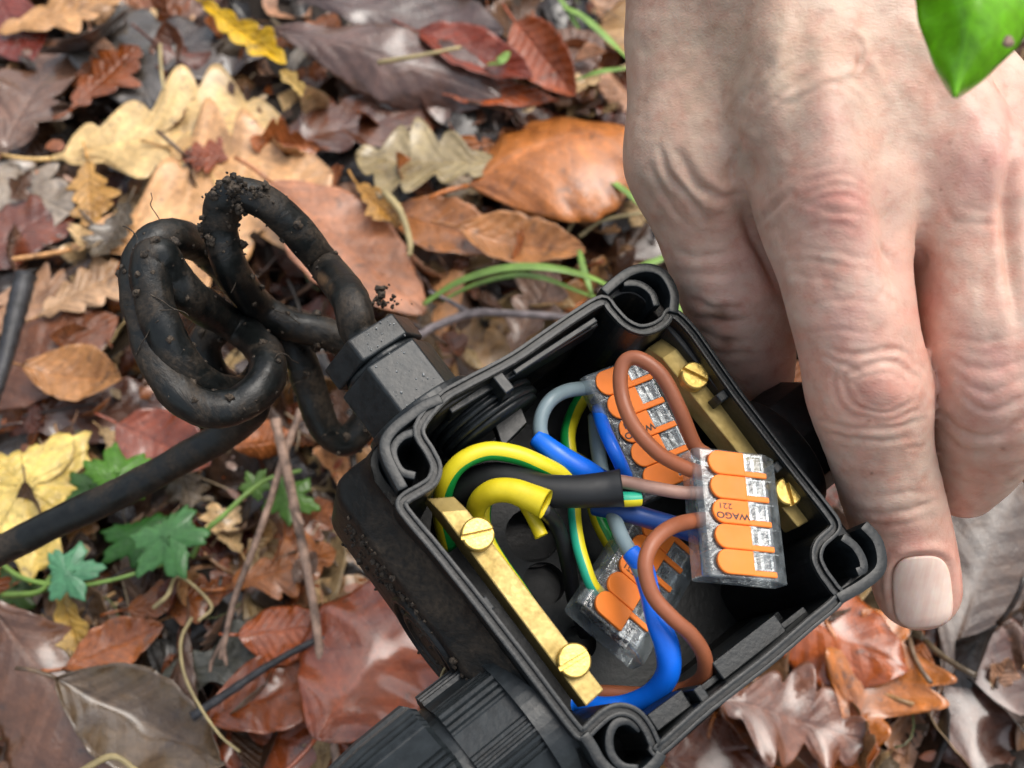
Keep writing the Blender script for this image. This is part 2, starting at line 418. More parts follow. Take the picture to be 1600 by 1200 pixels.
# outer shell, a little wider than the rim
hull_px = [(600, 676), (690, 616), (945, 462), (1045, 486), (1312, 830), (1318, 930), (1035, 1172), (925, 1165), (905, 1142), (606, 742)]
hab = AB(hull_px); cen = hab.mean(0)
def rounded(ab_, r=5, k=5):
    out = []; n = len(ab_)
    for i in range(n):
        p = ab_[i]; a = ab_[i-1]-p; b = ab_[(i+1) % n]-p; la, lb = np.linalg.norm(a), np.linalg.norm(b); q = min(r, la*.4, lb*.4)
        s, e = p+a/la*q, p+b/lb*q
        for t in np.linspace(0, 1, k): out.append((1-t)**2*s+2*t*(1-t)*p+t*t*e)
    return np.array(out)
base_ab = np.array([[-8.5, -9.5], [68, -9.0], [68.5, 77], [-8.5, 78]])
rb = rounded(base_ab, 7, 7)
out = MB()
def grow(ab_, d):
    c_ = np.array([30., 34.]); q = ab_-c_; return c_+q*(1+d/38.0)
rings = [(-7.6, 65.4, -6.8, 72.8, -3.5), (-8.2, 65.6, -7, 73, -5), (-9.5, 65.8, -7, 73, -9), (-13.5, 66.4, -7.3, 73, -12), (-14.4, 66.6, -7.5, 73, -14), (-14.6, 66.4, -7.5, 72.5, -41), (-13.6, 65, -6.4, 71.5, -48), (-11, 62, -4, 69, -DEP-2)]
vv = []
for a0, a1, b0, b1, h in rings: vv.append(b3(rounded(np.array([[a0, b0], [a1, b0], [a1, b1], [a0, b1]]), 6, 7), h))
n = len(rb); fl = [(i*n+j, i*n+(j+1) % n, (i+1)*n+(j+1) % n, (i+1)*n+j) for i in range(len(rings)-1) for j in range(n)]
fl.append(tuple((len(rings)-1)*n+j for j in range(n)))
# inner side of the shell so that it is a hollow body
inn = [(-3, -3.5), (-3, -DEP)]
k0 = len(vv)*n; vin = [b3(rounded(np.array([[-6+q, -5+q], [63-q, -5+q], [63-q, 71-q], [-6+q, 71-q]]), 5, 7), h) for q, h in ((0, -3.5), (1, -DEP))]
out.add(np.vstack(vv+vin), fl+[(j, (j+1) % n, k0+(j+1) % n, k0+j) for j in range(n)]+[(k0+j, k0+(j+1) % n, k0+n+(j+1) % n, k0+n+j) for j in range(n)])
shell = out.build('outer_shell', M['black_dirty'], box)
bevel(shell, .4, 2, 50)
# floor with round sockets
fm = MB(); v, f = prism(b3(rounded(np.array([[-7, -6], [64, -6], [64, 72], [-7, 72]]), 5, 5), -DEP+1.5), b3(rounded(np.array([[-7, -6], [64, -6], [64, 72], [-7, 72]]), 5, 5), -DEP)); fm.add(v, f)
def disc_ring(mb, c, r0, r1, h0, h1, n=28, mi=0):
    th = np.linspace(0, 2*math.pi, n, endpoint=False); cs = np.stack([np.cos(th), np.sin(th)], 1)
    v = np.vstack([b3(c+cs*r0, h0), b3(c+cs*r1, h0), b3(c+cs*r1, h1), b3(c+cs*r0, h1)])
    mb.add(v, [(k*n+i, k*n+(i+1) % n, ((k+1) % 4)*n+(i+1) % n, ((k+1) % 4)*n+i) for k in range(4) for i in range(n)], mi)
FH = -DEP+1.5+6
for (x, y), r in (((850, 912), 5.2), ((832, 832), 6.4), ((1010, 1010), 5)):
    disc_ring(fm, AB([(x, y)], -42)[0], r, r+1.8, -42, -DEP+1.4)
    c = AB([(x, y)], -42)[0]
# raised platform between the sockets
pl = AB([(790, 870), (900, 800), (1000, 930), (1000, 1090), (930, 1060)], -44)
v, f = prism(b3(pl, -44.5), b3(pl, -DEP+1.6)); fm.add(v, f)
pl = AB([(1000, 930), (1190, 900), (1290, 1000), (1080, 1120), (1010, 1070)], -43)
def cut_plate(poly_px, h, th, holes, name):
    pp = AB(poly_px, h); v, f = prism(b3(pp, h), b3(pp, h-th))
    def tmp(v, f):
        me = bpy.data.meshes.new('t'); me.from_pydata([tuple(q) for q in v], [], [list(q) for q in f]); me.validate(); o = bpy.data.objects.new('t', me); COL.objects.link(o)
        import bmesh
        b = bmesh.new(); b.from_mesh(me); bmesh.ops.recalc_face_normals(b, faces=b.faces); b.to_mesh(me); b.free(); return o
    o = tmp(v, f); cut = []
    for (x, y), r in holes:
        c = AB([(x, y)], h)[0]; th_ = np.linspace(0, 2*math.pi, 36, endpoint=False); ring = c+np.stack([np.cos(th_), np.sin(th_)], 1)*r
        v, f = prism(b3(ring, h+2), b3(ring, h-th-2)); k = tmp(v, f); cut.append(k); m = o.modifiers.new('b', 'BOOLEAN'); m.operation = 'DIFFERENCE'; m.solver = 'EXACT'; m.object = k
    dg_ = bpy.context.evaluated_depsgraph_get(); me = o.evaluated_get(dg_).to_mesh(); vs = [tuple(q.co) for q in me.vertices]; fs = [tuple(p.vertices) for p in me.polygons]
    for k in cut+[o]: bpy.data.objects.remove(k)
    return mk(name, vs, fs, M['black_floor_lit'], box, smooth=False)
M['black_floor_lit'] = black_plastic('lit_look_black_plastic', .12, .42, (.010, .012, .013))  # the box black, lightened so that the plate looks lit
M['black_dirty_floor'] = M['black_dirty']
fm.build('floor', M['black'], box, smooth=False)
cut_plate([(700, 800), (800, 740), (930, 760), (1040, 900), (1060, 1010), (990, 1090), (900, 1065), (780, 900)], -40, 7, [((850, 912), 5.0), ((832, 836), 6.4), ((905, 1005), 4.0)], 'mounting_plate')
# ledges and guide ribs on the inner faces
def inner_box_(rib, px0, px1, h0, h1, d0, d1):  # along a wall from px0 to px1 (rim plane), d inward
    p, q = AB([px0, px1]); t = (q-p)/np.linalg.norm(q-p); nn = np.array([-t[1], t[0]])
    if np.dot(nn, np.array([30, 34])-p) < 0: nn = -nn
    ring = np.array([p+nn*d0, q+nn*d0, q+nn*d1, p+nn*d1]); v, f = prism(b3(ring, h0), b3(ring, h1)); rib.add(v, f)
def inner_box(*a):
    r_ = MB(); inner_box_(r_, *a); bevel(r_.build('rib_or_glint_ledge', M['black_rim'], box, smooth=False), .3, 2)
inner_box((700, 618), (935, 478), -5, -12, 0.8, 2.6)
inner_box((770, 585), (785, 575), -1.2, -14, 0, 4.6)
inner_box((800, 566), (930, 482), -2.5, -3.5, .8, 2.2)
inner_box((1140, 600), (1150, 612), -1.5, -12, 0, 3.4)
inner_box((1225, 712), (1235, 724), -1.5, -12, 0, 3.0)
inner_box((745, 940), (760, 960), -1.2, -30, 0, 2.4)
inner_box((1105, 1105), (1118, 1095), -1.2, -14, 0, 3.8)
inner_box((1060, 1138), (1290, 958), -6, -7, 1.2, 2.6)
inner_box((1050, 1150), (1290, 958), -17, -30, 1.2, 3.2)
inner_box((1150, 1070), (1250, 991), -4, -12, 1.2, 5.2)  # wide ledge added to catch the bright patches on this wall
inner_box((1045, 1152), (1100, 1110), -4, -12, 1.2, 4.8)  # second added ledge, shaped for the same highlights
# cylinders along a box axis
def cyl(mb, c, axis, r, l0, l1, n=40, prof=None, e1=None, mi=0):
    """c: (a,b,h); axis 'a' or 'b'; from l0 to l1 along it (signed)"""
    o = L3+AH*c[0]+BH*c[1]+NH*c[2]; X = AH if axis == 'a' else BH; Y = NH; Z = np.cross(X, Y)
    th = np.linspace(0, 2*math.pi, n, endpoint=False)
    rr = np.array([prof(t) if prof else 1.0 for t in th])*r
    ring = lambda l, s=1: np.array([o+X*l+(Y*math.cos(t)+Z*math.sin(t))*q*s for t, q in zip(th, rr)])
    v, f = prism(ring(l0), ring(l1)); mb.add(v, f, mi)
# big threaded ring of the upper gland, inside the box
g1 = bab(672, 590, -17); ga, gh = g1[0], -19
tr = MB()
for k in range(7): cyl(tr, (ga+5, -8, gh), 'b', 12.6 if k % 2 else 11.7, 2.0+k*1.1, 3.1+k*1.1)
tr.build('threaded_ring', M['black_rim'], box)
# small lock tab plate seen behind the ring
tb = MB(); q = [bxc(x, y, -16) for x, y in ((765, 640), (800, 600), (825, 660), (785, 700))]; v, f = prism(q, [p-NH*3 for p in q]); tb.add(v, f)
bevel(tb.build('locking_tab', M['black'], box, smooth=False), .3)
def blobs(name, pts, rmin, rmax, parent, mat_, seed=1, rough=.4):
    rnd = random.Random(seed); mb = MB()
    for p in pts:
        r = min(rmax, rmin+rnd.expovariate(1)*(rmax-rmin)*.33); n1, n2 = 8, 5; v = []; f = []
        for i in range(n2+1):
            for j in range(n1):
                a = math.pi*i/n2; b = 2*math.pi*j/n1; q = r*(1+rnd.uniform(-rough, rough))
                v.append(p+q*np.array([math.sin(a)*math.cos(b), math.sin(a)*math.sin(b), math.cos(a)]))
        for i in range(n2):
            for j in range(n1): f.append((i*n1+j, i*n1+(j+1) % n1, (i+1)*n1+(j+1) % n1, (i+1)*n1+j))
        mb.add(v, f)
    return mb.build(name, mat_, parent, smooth=True)
# ---- hex gland at the upper left
hexp = lambda k, ph=0: (lambda t: math.cos(math.pi/k)/math.cos(((t+ph) % (2*math.pi/k))-math.pi/k))
GA = 10.5
hg = thing  # alias not used
gl = MB(); hx = hexp(6, math.pi/6)
H0 = -14.5
cyl(gl, (GA, -9, H0), 'b', 11.3, -12.6, 0, 6*8, hx)
cyl(gl, (GA, -9, H0), 'b', 9.0, -14.0, -12.6, 48)
cyl(gl, (GA, -9, H0), 'b', 11.0, -19.6, -14.0, 6*8, hx)
cyl(gl, (GA, -9, H0), 'b', 12.6, -.9, 3, 48)
bevel(gl.build('cable_gland', M['gland'], box, smooth=False, part_label='angular hexagonal cable gland on the upper left side'), .5, 3)
dm = []
rnd = random.Random(21)
for _ in range(46):
    b = -9-rnd.uniform(.8, 19); dm.append(L3+AH*(GA+rnd.uniform(-4.8, 4.8))+BH*b+NH*(H0+11.3*.866+.02))
blobs('water_drops', dm, .08, .38, box, M['water'], 8, .12)
# ---- big ribbed gland at the lower left
def ribprof(t):
    k = (t/(2*math.pi)*8) % 1
    r = hexp(8)(t)*1.0
    if .30 < k < .70: return r*.985
    return r*(1+.035*(1 if (t*38/math.pi) % 1 > .45 else 0))
rg = MB(); GB = (-8, bab(808, 1150, -8)[1]+1, -20)
cyl(rg, GB, 'a', 18.0, -3.5, 3, 64)
cyl(rg, GB, 'a', 17.4, -16, -3, 480, ribprof)
cyl(rg, GB, 'a', 15.3, -18, -16, 64)
def taperring(l, r):
    o = L3+AH*(GB[0]+l)+BH*GB[1]+NH*GB[2]; Z = np.cross(AH, NH); th = np.linspace(0, 2*math.pi, 480, endpoint=False)
    return [o+(NH*math.cos(t)+Z*math.sin(t))*r*ribprof(t+.3) for t in th]
ls = [(-18, 17.6), (-19, 18.6), (-30, 18.3), (-46, 16.4), (-50, 13), (-50.5, 9)]
vs = [taperring(l, r) for l, r in ls]; vv = np.vstack(vs); n_ = 480
ff = [(i*n_+j, i*n_+(j+1) % n_, (i+1)*n_+(j+1) % n_, (i+1)*n_+j) for i in range(len(ls)-1) for j in range(n_)]
ff.append(tuple((len(ls)-1)*n_+j for j in range(n_))); ff.append(tuple(range(n_))[::-1])
rg.add(vv, ff)
rgo = rg.build('cable_gland', M['gland'], box, smooth=False, part_label='large ribbed round cable gland on the lower left side')
# ---- blanking plug on the right side between the fingers
pg = MB(); pa = bab(1232, 700, -14); cyl(pg, (68, pa[1], -24), 'a', 15.5, 1, 7, 48); cyl(pg, (68, pa[1], -24), 'a', 13.5, 6.5, 20, 48, hexp(8)); cyl(pg, (68, pa[1], -24), 'a', 9, 20, 23, 32)
bevel(pg.build('blanking_plug', M['black'], box), .4)
# round entry membrane in the mud covered side
em = MB()
for r0, r1, hh in ((11, 12.2, .9), (7, 8, .7)):
    o = L3+AH*(-14.5)+BH*30+NH*-27; th = np.linspace(0, 2*math.pi, 40, endpoint=False); n = 40
    P = lambda r, l: [o+AH*l+(NH*math.cos(t)+BH*math.sin(t))*r for t in th]
    v = np.vstack([P(r0, 1.5), P(r1, 1.5), P(r1, -hh), P(r0, -hh)]); em.add(v, [(k*n+i, k*n+(i+1) % n, ((k+1) % 4)*n+(i+1) % n, ((k+1) % 4)*n+i) for k in range(4) for i in range(n)])
em.build('entry_ring', M['black_dirty'], box)
# mud crumbs clinging to the box
rnd = random.Random(9)
pts = []
for _ in range(260):
    b = rnd.uniform(0, 66); h = -13-abs(rnd.gauss(0, 14)); 
    if h > -46: pts.append(L3+AH*(-14.5)+BH*b+NH*h)
blobs('mud_crumbs', pts, .25, .9, box, M['mud'], 2, .5)

# ---- brass bars
def brass_bar(name, pL, pR, h, drop, screws, lab):
    """pL, pR: left and right edges of the top face in photo pixels (start, end)"""
    a0, a1 = bxc(*pL[0], h[0]), bxc(*pL[1], h[1]); b0, b1 = bxc(*pR[0], h[0]), bxc(*pR[1], h[1])
    mb = MB(); t = (a1-a0)/np.linalg.norm(a1-a0)
    e0 = [a0-t*4-NH*2.2, b0-t*4-NH*2.2]     # chamfered start
    top = [e0[0], e0[1], b0, b1, a1, a0]
    v = [e0[0], e0[1], b0, b1, a1, a0]; v += [p-NH*(drop-(2.2 if i < 2 else 0)) for i, p in enumerate(v)]
    f = [(0, 1, 2, 5), (5, 2, 3, 4), (0, 6, 7, 1), (1, 7, 8, 2), (2, 8, 9, 3), (3, 9, 10, 4), (4, 10, 11, 5), (5, 11, 6, 0), (6, 11, 8, 7), (11, 10, 9, 8)]
    mb.add(v, f); o = mb.build('earth_bar', M['brass'], box, smooth=False, part_label=lab); bevel(o, .3, 2)
    for (sx, sy), ang, r in screws:
        c = bxc(sx, sy, h[0]+2.6); ang = math.radians(ang)
        X = AH*math.cos(ang)+BH*math.sin(ang); Y = np.cross(NH, X); s = MB(); n = 36
        # head with a slot: two half discs standing on a full disc
        ring = lambda rr, z: [c+(X*math.cos(t)+Y*math.sin(t))*rr+NH*z for t in np.linspace(0, 2*math.pi, n, endpoint=False)]
        v, f = prism(ring(r, -.9), ring(r*.96, -2.8)); s.add(v, f)
        for sg in (1, -1):
            w = r*.13; a = math.asin(w/r); th = np.linspace(a, math.pi-a, 18)
            lo = [c+X*r*math.cos(t)+Y*sg*r*math.sin(t)-NH*.9 for t in th]; md = [c+X*r*math.cos(t)+Y*sg*r*math.sin(t)-NH*.25 for t in th]
            hi = [c+X*r*.9*math.cos(t)+Y*sg*max(w, r*.9*math.sin(t))+NH*.12 for t in th]; m = len(th)
            v = lo+md+hi; f = [(i, i+1, m+i+1, m+i) for i in range(m-1)]+[(m+i, m+i+1, 2*m+i+1, 2*m+i) for i in range(m-1)]+[(0, m, 2*m-1, m-1), (m, 2*m, 3*m-1, 2*m-1), tuple(range(2*m, 3*m))]
            s.add(v, f)
        ring2 = ring(r*.62, -2.8); v, f = prism(ring2, [p-NH*4 for p in ring2]); s.add(v, f)
        so = s.build('screw', M['brass_screw'], o, smooth=False); bevel(so, .12, 2, 30)
    return o
M['brass_screw'] = plain('yellow_brass_screw', (.72, .50, .14), .38, metal=.85, vary=.15, vscale=900, bumpsc=2500, bumpst=.4)
brass_bar('earth_bar', ((688, 800), (916, 1104)), ((731, 797), (944, 1078)), (-4.5, -3.5), 6.5, [((747, 834), 23, 3.3), ((898, 1032), 8, 3.3)], 'wide brass bar along the lower left wall')
brass_bar('earth_bar', ((1035, 560), (1247, 824)), ((1062, 542), (1268, 812)), (-6, -7), 6.5, [((1087, 586), 62, 3.1), ((1233, 767), 118, 3.1)], 'narrower brass bar along the right wall')

# ================================================================ LEVER CONNECTORS
def connector(label, E, X, Y, h, levers, text_on, text_flip=False, n=5, lift=None):
    """E: photo pixel of the entry-side corner; X: pixel vector entry to back; Y: pixel vector along the row; h: heights at E, E+X, E+Y"""
    E = np.array(E, float); o = bxc(*E, h[0]); x1 = bxc(*(E+X), h[1]); y1 = bxc(*(E+Y), h[2])
    ex = (x1-o)/18.6; ey = (y1-o)/30.0; ez = np.cross(ex, ey); ez /= np.linalg.norm(ez)
    if ez[2] < 0: ez = -ez
    P = lambda x, y, z: o+ex*x+ey*y+ez*z
    root = thing('lever_connector', c2w(P(9, 15, -8.3)), label, 'wire connector', 'lever connectors inside the box')
    mb = MB()
    # transparent housing outline (x,z profile) drawn out along y
    prof = [(0, -1.2), (1.2, 0), (15.2, 0), (18.6, -2.6), (18.6, -7.6), (17.8, -8.3), (.8, -8.3), (0, -7.4)]
    v, f = prism([P(x, 0, z) for x, z in prof], [P(x, 30, z) for x, z in prof]); mb.add(v, f)
    ho = mb.build('housing', M['clear'], root, smooth=False); bevel(ho, .45, 3, 30)
    pitch = 28.6/n
    for k in range(n):
        y0 = .7+k*pitch; w = pitch-.12
        lv = MB(); zt = 1.15; zb = .12
        # rounded grip plate
        pts = []; r = w*.5; x0 = 2.6; x1_ = 10.3
        for t in np.linspace(math.pi, math.pi*1.5, 7): pts.append((x0+r*.8+math.cos(t)*r*.8, y0+r+math.sin(t)*r))
        pts += [(x1_, y0), (x1_, y0+w)]
        for t in np.linspace(math.pi*.5, math.pi, 7): pts.append((x0+r*.8+math.cos(t)*r*.8, y0+r+math.sin(t)*r))
        v, f = prism([P(a, b, zt) for a, b in pts], [P(a, b, zb) for a, b in pts]); lv.add(v, f)
        # narrow arm along the edge
        yy = y0+w-1.35
        v, f = boxf(P(x1_-.3, yy, zb+.02), ex*5.0, ey*1.35, ez*.75); lv.add(v, f)
        lo = lv.build('lever', M['orange'], root, smooth=False); bevel(lo, .28, 3, 40)
        # contact and window frame inside
        ct = MB()
        v, f = boxf(P(10.9, y0+.75, -4.4), ex*1.2, ey*(w-2.6), ez*2.2); ct.add(v, f)
        v, f = boxf(P(12.6, y0+.6, -3.0), ex*.7, ey*(w-2.4), ez*1.9); ct.add(v, f)
        v, f = boxf(P(2.5, y0+1, -6.0), ex*12, ey*(w-2.2), ez*.5); ct.add(v, f)
        ct.build('contact', M['metal'], root, smooth=False)
        fr = MB()
        for q in (0, 3.6):
            v, f = boxf(P(10.6+q, y0+.2, .05), ex*.45, ey*(w-1.8), ez*.2); fr.add(v, f)
        for q in (0, w-2.1):
            v, f = boxf(P(11.05, y0+.2+q, .05), ex*3.15, ey*.3, ez*.18); fr.add(v, f)
        fr.build('window_frame', M['clear'], root, smooth=False)
        if k: 
            pw = MB(); v, f = boxf(P(2.0, y0-.12, -7.4), ex*14.5, ey*.25, ez*6.6); pw.add(v, f); pw.build('partition', M['clear'], root, smooth=False)
        if k == text_on:
            for s, size, xc, yc in (('WAGO', 2.0, 6.7, y0+w*.67), ('221', 1.9, 5.2, y0+w*.28)):
                cu = bpy.data.curves.new('txt', 'FONT'); cu.body = s; cu.size = size; cu.align_x = 'CENTER'; cu.align_y = 'CENTER'; cu.extrude = .02; cu.offset = .05 if s == 'WAGO' else .012
                to = bpy.data.objects.new('txt', cu); COL.objects.link(to); dg = bpy.context.evaluated_depsgraph_get(); me = to.evaluated_get(dg).to_mesh()
                vs = [tuple(q.co) for q in me.vertices]; fs = [tuple(p.vertices) for p in me.polygons]; COL.objects.unlink(to); bpy.data.objects.remove(to)
                # upside-down print: text x runs towards the entry side
                xx = ex/np.linalg.norm(ex); yy_ = ey/np.linalg.norm(ey)
                c = P(xc, yc, zt)
                W = [c-xx*(a*1.08)*(np.linalg.norm(ex))+yy_*(b*-1*-1)*np.linalg.norm(ey)+ez*(.03+max(0, z)) for a, b, z in vs]
                mk('printed_text', W, fs, M['text'], lo, smooth=False)
    return root
c1 = connector('topmost clear connector with five orange levers, in front at the right, overlapping the brass screw', (1083, 697), (134, 15), (18, 203), (1.5, 1.5, 1.0), 5, 2)
c2 = connector('clear connector with five orange levers at the top, encircled by the brown wire loop', (905, 590), (118, -46), (96, 196), (-15, -11, -15), 5, 2)
c3 = connector('lowest clear connector with orange levers, tilted under the flat blue sleeve at the lower left', (903, 938), (112, 98), (97, -152), (-14, -15, -20), 5, 2)

# ================================================================ WIRES
def wire(label, pts, rpx, mats, hollow=0, seg=20, stripe=None, twist=0, name='wire', cat='wire', radii=None, n=9):
    """pts: (px,py,h); rpx: radius in photo pixels; stripe: phase for two colours"""
    C = np.array([bxc(x, y, h) for x, y, h in pts]); P = spline(C, n); m = len(P)
    if radii is not None:
        rr = np.interp(np.linspace(0, len(pts)-1, m), range(len(pts)), radii)
    else: rr = np.full(m, float(rpx))
    rad = rr*(-P[:, 2])/F
    v, f = sweep(P, rad, seg, twist=twist, hollow=hollow)
    midx = None
    if stripe is not None:
        midx = [1 if ((i % seg)/seg*2*math.pi+stripe) % (2*math.pi) < math.pi*1.0 else 0 for i in range(len(f))]
    return mk(name, v, f, [M[k] for k in mats], midx=midx, label=label, cat=cat)
wire('brown wire looping over the levers of the upper connector', [(1105, 712, -2.5), (1085, 695, -2), (1062, 640, 3), (1035, 588, 5), (1005, 563, 5), (982, 561, 4), (970, 580, 3), (972, 620, 2), (990, 665, 2), (1025, 705, 1), (1060, 726, -1), (1088, 737, -2), (1110, 742, -3)], 12, ['brown'])
wire('brown wire making an S bend over the flat blue sleeve below the topmost connector', [(1110, 812, -4), (1088, 813, -3), (1050, 823, 2), (1020, 848, 4), (1008, 885, 4), (1020, 930, 3), (1050, 965, 2), (1080, 992, 0), (1100, 1025, -4), (1098, 1058, -9), (1068, 1078, -15), (1020, 1086, -20), (950, 1083, -24), (900, 1083, -27)], 12.5, ['brown'])
wire('dusty pinkish brown wire leaving the black sleeve for the topmost connector', [(940, 748, -8), (975, 753, -7), (1020, 762, -5), (1060, 769, -4), (1090, 770, -3.5), (1108, 770, -3.5)], 10.5, ['pinkbrown'])
wire('thick black heat shrink sleeve crossing the middle of the box', [(690, 850, -36), (700, 800, -27), (722, 765, -20), (770, 748, -15), (815, 757, -12), (850, 766, -10), (900, 768, -8), (945, 765, -7), (972, 762, -6)], 27, ['black_shrink'], hollow=.35, name='heat_shrink_sleeve', cat='sleeve', radii=[20, 23, 25, 26, 27, 26, 26, 28, 30])
wire('short green and yellow wire stub sticking out of the end of the black sleeve', [(950, 778, -9), (970, 780, -8), (985, 780, -7.5), (1000, 779, -7.5)], 12, ['yellow', 'teal'], stripe=math.pi*1.0)
wire('short bright blue sleeve on the grey wire beside the upper connector', [(838, 684, -14), (860, 702, -13), (885, 720, -13), (915, 738, -14), (940, 752, -18)], 18, ['blue'], hollow=.22, name='heat_shrink_sleeve', cat='sleeve', radii=[15, 17, 19, 20, 18])
wire('curved grey wire from the upper connector into the short blue sleeve', [(940, 600, -19), (915, 606, -18), (885, 611, -15), (862, 624, -13), (848, 645, -13), (844, 670, -13.5), (850, 692, -14)], 11.5, ['grey'])
wire('yellow and green wire curving between the short blue sleeve and the upper connector', [(918, 612, -30), (900, 640, -30), (888, 675, -28), (890, 710, -27), (900, 745, -28)], 12, ['green', 'yellow'], stripe=math.pi*.9)
wire('long yellow and green wire arching over the black sleeve at the left', [(700, 850, -34), (690, 800, -24), (697, 755, -15), (720, 722, -11), (760, 705, -10), (805, 710, -10), (845, 726, -11), (885, 748, -14), (930, 780, -22)], 15, ['yellow', 'green'], stripe=math.pi*.06)
wire('bent yellow sleeve with an open end below the black sleeve', [(748, 860, -26), (742, 815, -19), (748, 785, -13), (770, 768, -9), (800, 767, -7), (830, 778, -6), (853, 788, -5)], 19, ['yellow_sleeve'], hollow=.16, name='heat_shrink_sleeve', cat='sleeve', radii=[13, 14, 17, 19, 20, 22, 24])
wire('second shorter yellow sleeve end poking out under the open one', [(815, 780, -14), (828, 800, -14), (838, 820, -14), (846, 838, -14)], 11, ['yellow_sleeve'], hollow=.3, name='heat_shrink_sleeve', cat='sleeve')
wire('thin green and yellow wire running down beside the wide brass bar', [(760, 780, -18), (757, 810, -18), (765, 845, -17), (785, 880, -18), (810, 915, -22), (830, 945, -28)], 10, ['yellow', 'green'], stripe=math.pi*1.3)
wire('thin black wire curving down from the open yellow sleeve', [(848, 795, -8), (868, 818, -14), (880, 850, -18), (890, 895, -24), (898, 940, -30), (915, 990, -36)], 12, ['black_wire'])
wire('teal green and yellow wire going down to the lowest connector', [(897, 770, -20), (898, 810, -17), (904, 850, -16), (914, 885, -15), (926, 915, -16), (945, 935, -19)], 10.5, ['teal', 'yellow'], stripe=math.pi*1.08)
wire('dark olive and green wire behind the teal wire', [(925, 770, -30), (935, 810, -29), (955, 850, -29), (975, 885, -29)], 13, ['green', 'yellow'], stripe=math.pi*1.9)
wire('grey wire running under the black sleeve into the flat blue sleeve', [(930, 650, -26), (934, 700, -24), (945, 760, -21), (958, 805, -14), (972, 840, -10), (990, 872, -7), (1005, 900, -5)], 12, ['grey'])
wire('long bright blue sleeve bending down and left to the ribbed gland', [(985, 862, -7), (1003, 885, -6), (1015, 925, -5), (1027, 970, -4), (1042, 1010, -5), (1044, 1050, -8), (1022, 1082, -13), (985, 1100, -18), (945, 1104, -21), (900, 1098, -26)], 18, ['blue'], hollow=.2, name='heat_shrink_sleeve', cat='sleeve', radii=[15, 18, 16, 18, 20, 19, 18, 17, 15, 15])
wire('dark blue wire passing behind the topmost connector', [(930, 790, -17), (970, 798, -13), (1020, 812, -11), (1060, 824, -9), (1100, 838, -8)], 16, ['navy'])
wire('short blue wire entering the upper connector', [(935, 640, -20), (942, 665, -14), (955, 695, -11), (968, 722, -12), (978, 745, -16)], 11, ['blue'])
wire('olive yellow wire end low between the grey wires', [(890, 715, -34), (915, 730, -33), (940, 745, -33)], 14, ['yellow', 'green'], stripe=0.3)

# ================================================================ THE OUTER CABLE
def cable_path(pts, n=10): return spline(np.array([PC(*p) for p in pts]), n)
gaxis = L3+AH*GA+BH*(-9-24)+NH*H0
main_pts = [(584, 514, 0)]
gpx = lambda p: (800+p[0]/-p[2]*F, 600-p[1]/-p[2]*F, -p[2])
gq = gpx(gaxis)
def tube(name, P, r, matn, parent=None, label=None, cat=None, seed=3, seg=22, amp=.035):
    rnd = np.random.RandomState(seed); tab = rnd.rand(400, 8)
    jit = lambda i, k: amp*(vnoise(np.array([i*.35]), np.array([k*.7]), seed)[0]+.6*vnoise(np.array([i*1.1]), np.array([k*1.7]), seed+3)[0])
    v, f = sweep(P, r, seg, jitter=jit)
    return mk(name, v, f, M[matn], parent, label=label, cat=cat)
g0 = gpx(L3+AH*GA+BH*(-9-10)+NH*H0); g1_ = gpx(L3+AH*GA+BH*(-9-22)+NH*(H0+1)); print('GLAND', g0, g1_)
path = [g0, g1_, (548, 468, g1_[2]+1), (512, 420, 250), (468, 365, 245), (422, 322, 240), (375, 303, 238), (348, 320, 240), (345, 365, 244), (362, 420, 248), (400, 475, 266), (450, 507, 270), (510, 522, 274), (560, 545, 279), (590, 590, 287), (575, 650, 292), (540, 690, 292), (505, 665, 288), (485, 610, 284), (465, 555, 280), (425, 510, 277),
        (370, 440, 274), (320, 390, 268), (270, 370, 248), (232, 385, 244), (216, 430, 241), (224, 490, 239), (245, 560, 238), (285, 620, 238), (345, 640, 239), (400, 615, 242), (420, 570, 247), (395, 530, 264), (350, 500, 263), (300, 465, 245), (268, 430, 240), (250, 400, 236), (235, 410, 235), (238, 460, 235), (258, 520, 236), (290, 575, 240), (335, 610, 248), (385, 612, 262), (418, 568, 268), (400, 522, 272), (350, 508, 273), (318, 542, 274), (338, 592, 278), (385, 628, 282),
        (395, 640, 284), (352, 678, 292), (270, 726, 296), (180, 775, 298), (90, 815, 300), (0, 860, 302), (-120, 915, 306), (-300, 980, 312), (-520, 1060, 322)]
CP = cable_path(path, 7)
for _i in range(2): CP[1:-1] = (CP[:-2]+2*CP[1:-1]+CP[2:])/4
CR = np.interp(np.arange(len(CP)), [0, 60, 120, 290, 340, len(CP)], [4.1, 4.1, 4.45, 4.45, 4.5, 4.5])
cab = tube('cable', CP, CR, 'cable', label='muddy black round cable coiled beside the box and running off to the left edge', cat='cable', amp=.06)
rnd = random.Random(5); mp = []
for _ in range(90):
    p = PC(375+rnd.gauss(0, 16), 298+rnd.gauss(0, 9), 236+rnd.uniform(-4, 1)); mp.append(p)
for _ in range(14): mp.append(PC(346+rnd.gauss(0, 6), 294+rnd.gauss(0, 5), 236))
for _ in range(800):
    q = CP[rnd.randrange(40, 330) if rnd.random() < .85 else rnd.randrange(20, 60)]; d = np.array([rnd.gauss(0, 1) for _ in range(3)]); d /= np.linalg.norm(d); mp.append(q+d*4.35)
for _ in range(40): mp.append(PC(600+rnd.gauss(0, 14), 470+rnd.gauss(0, 8), 262+rnd.uniform(0, 6)))
blobs('mud_clumps', mp, .15, 1.3, cab, M['mud'], 4, .38)
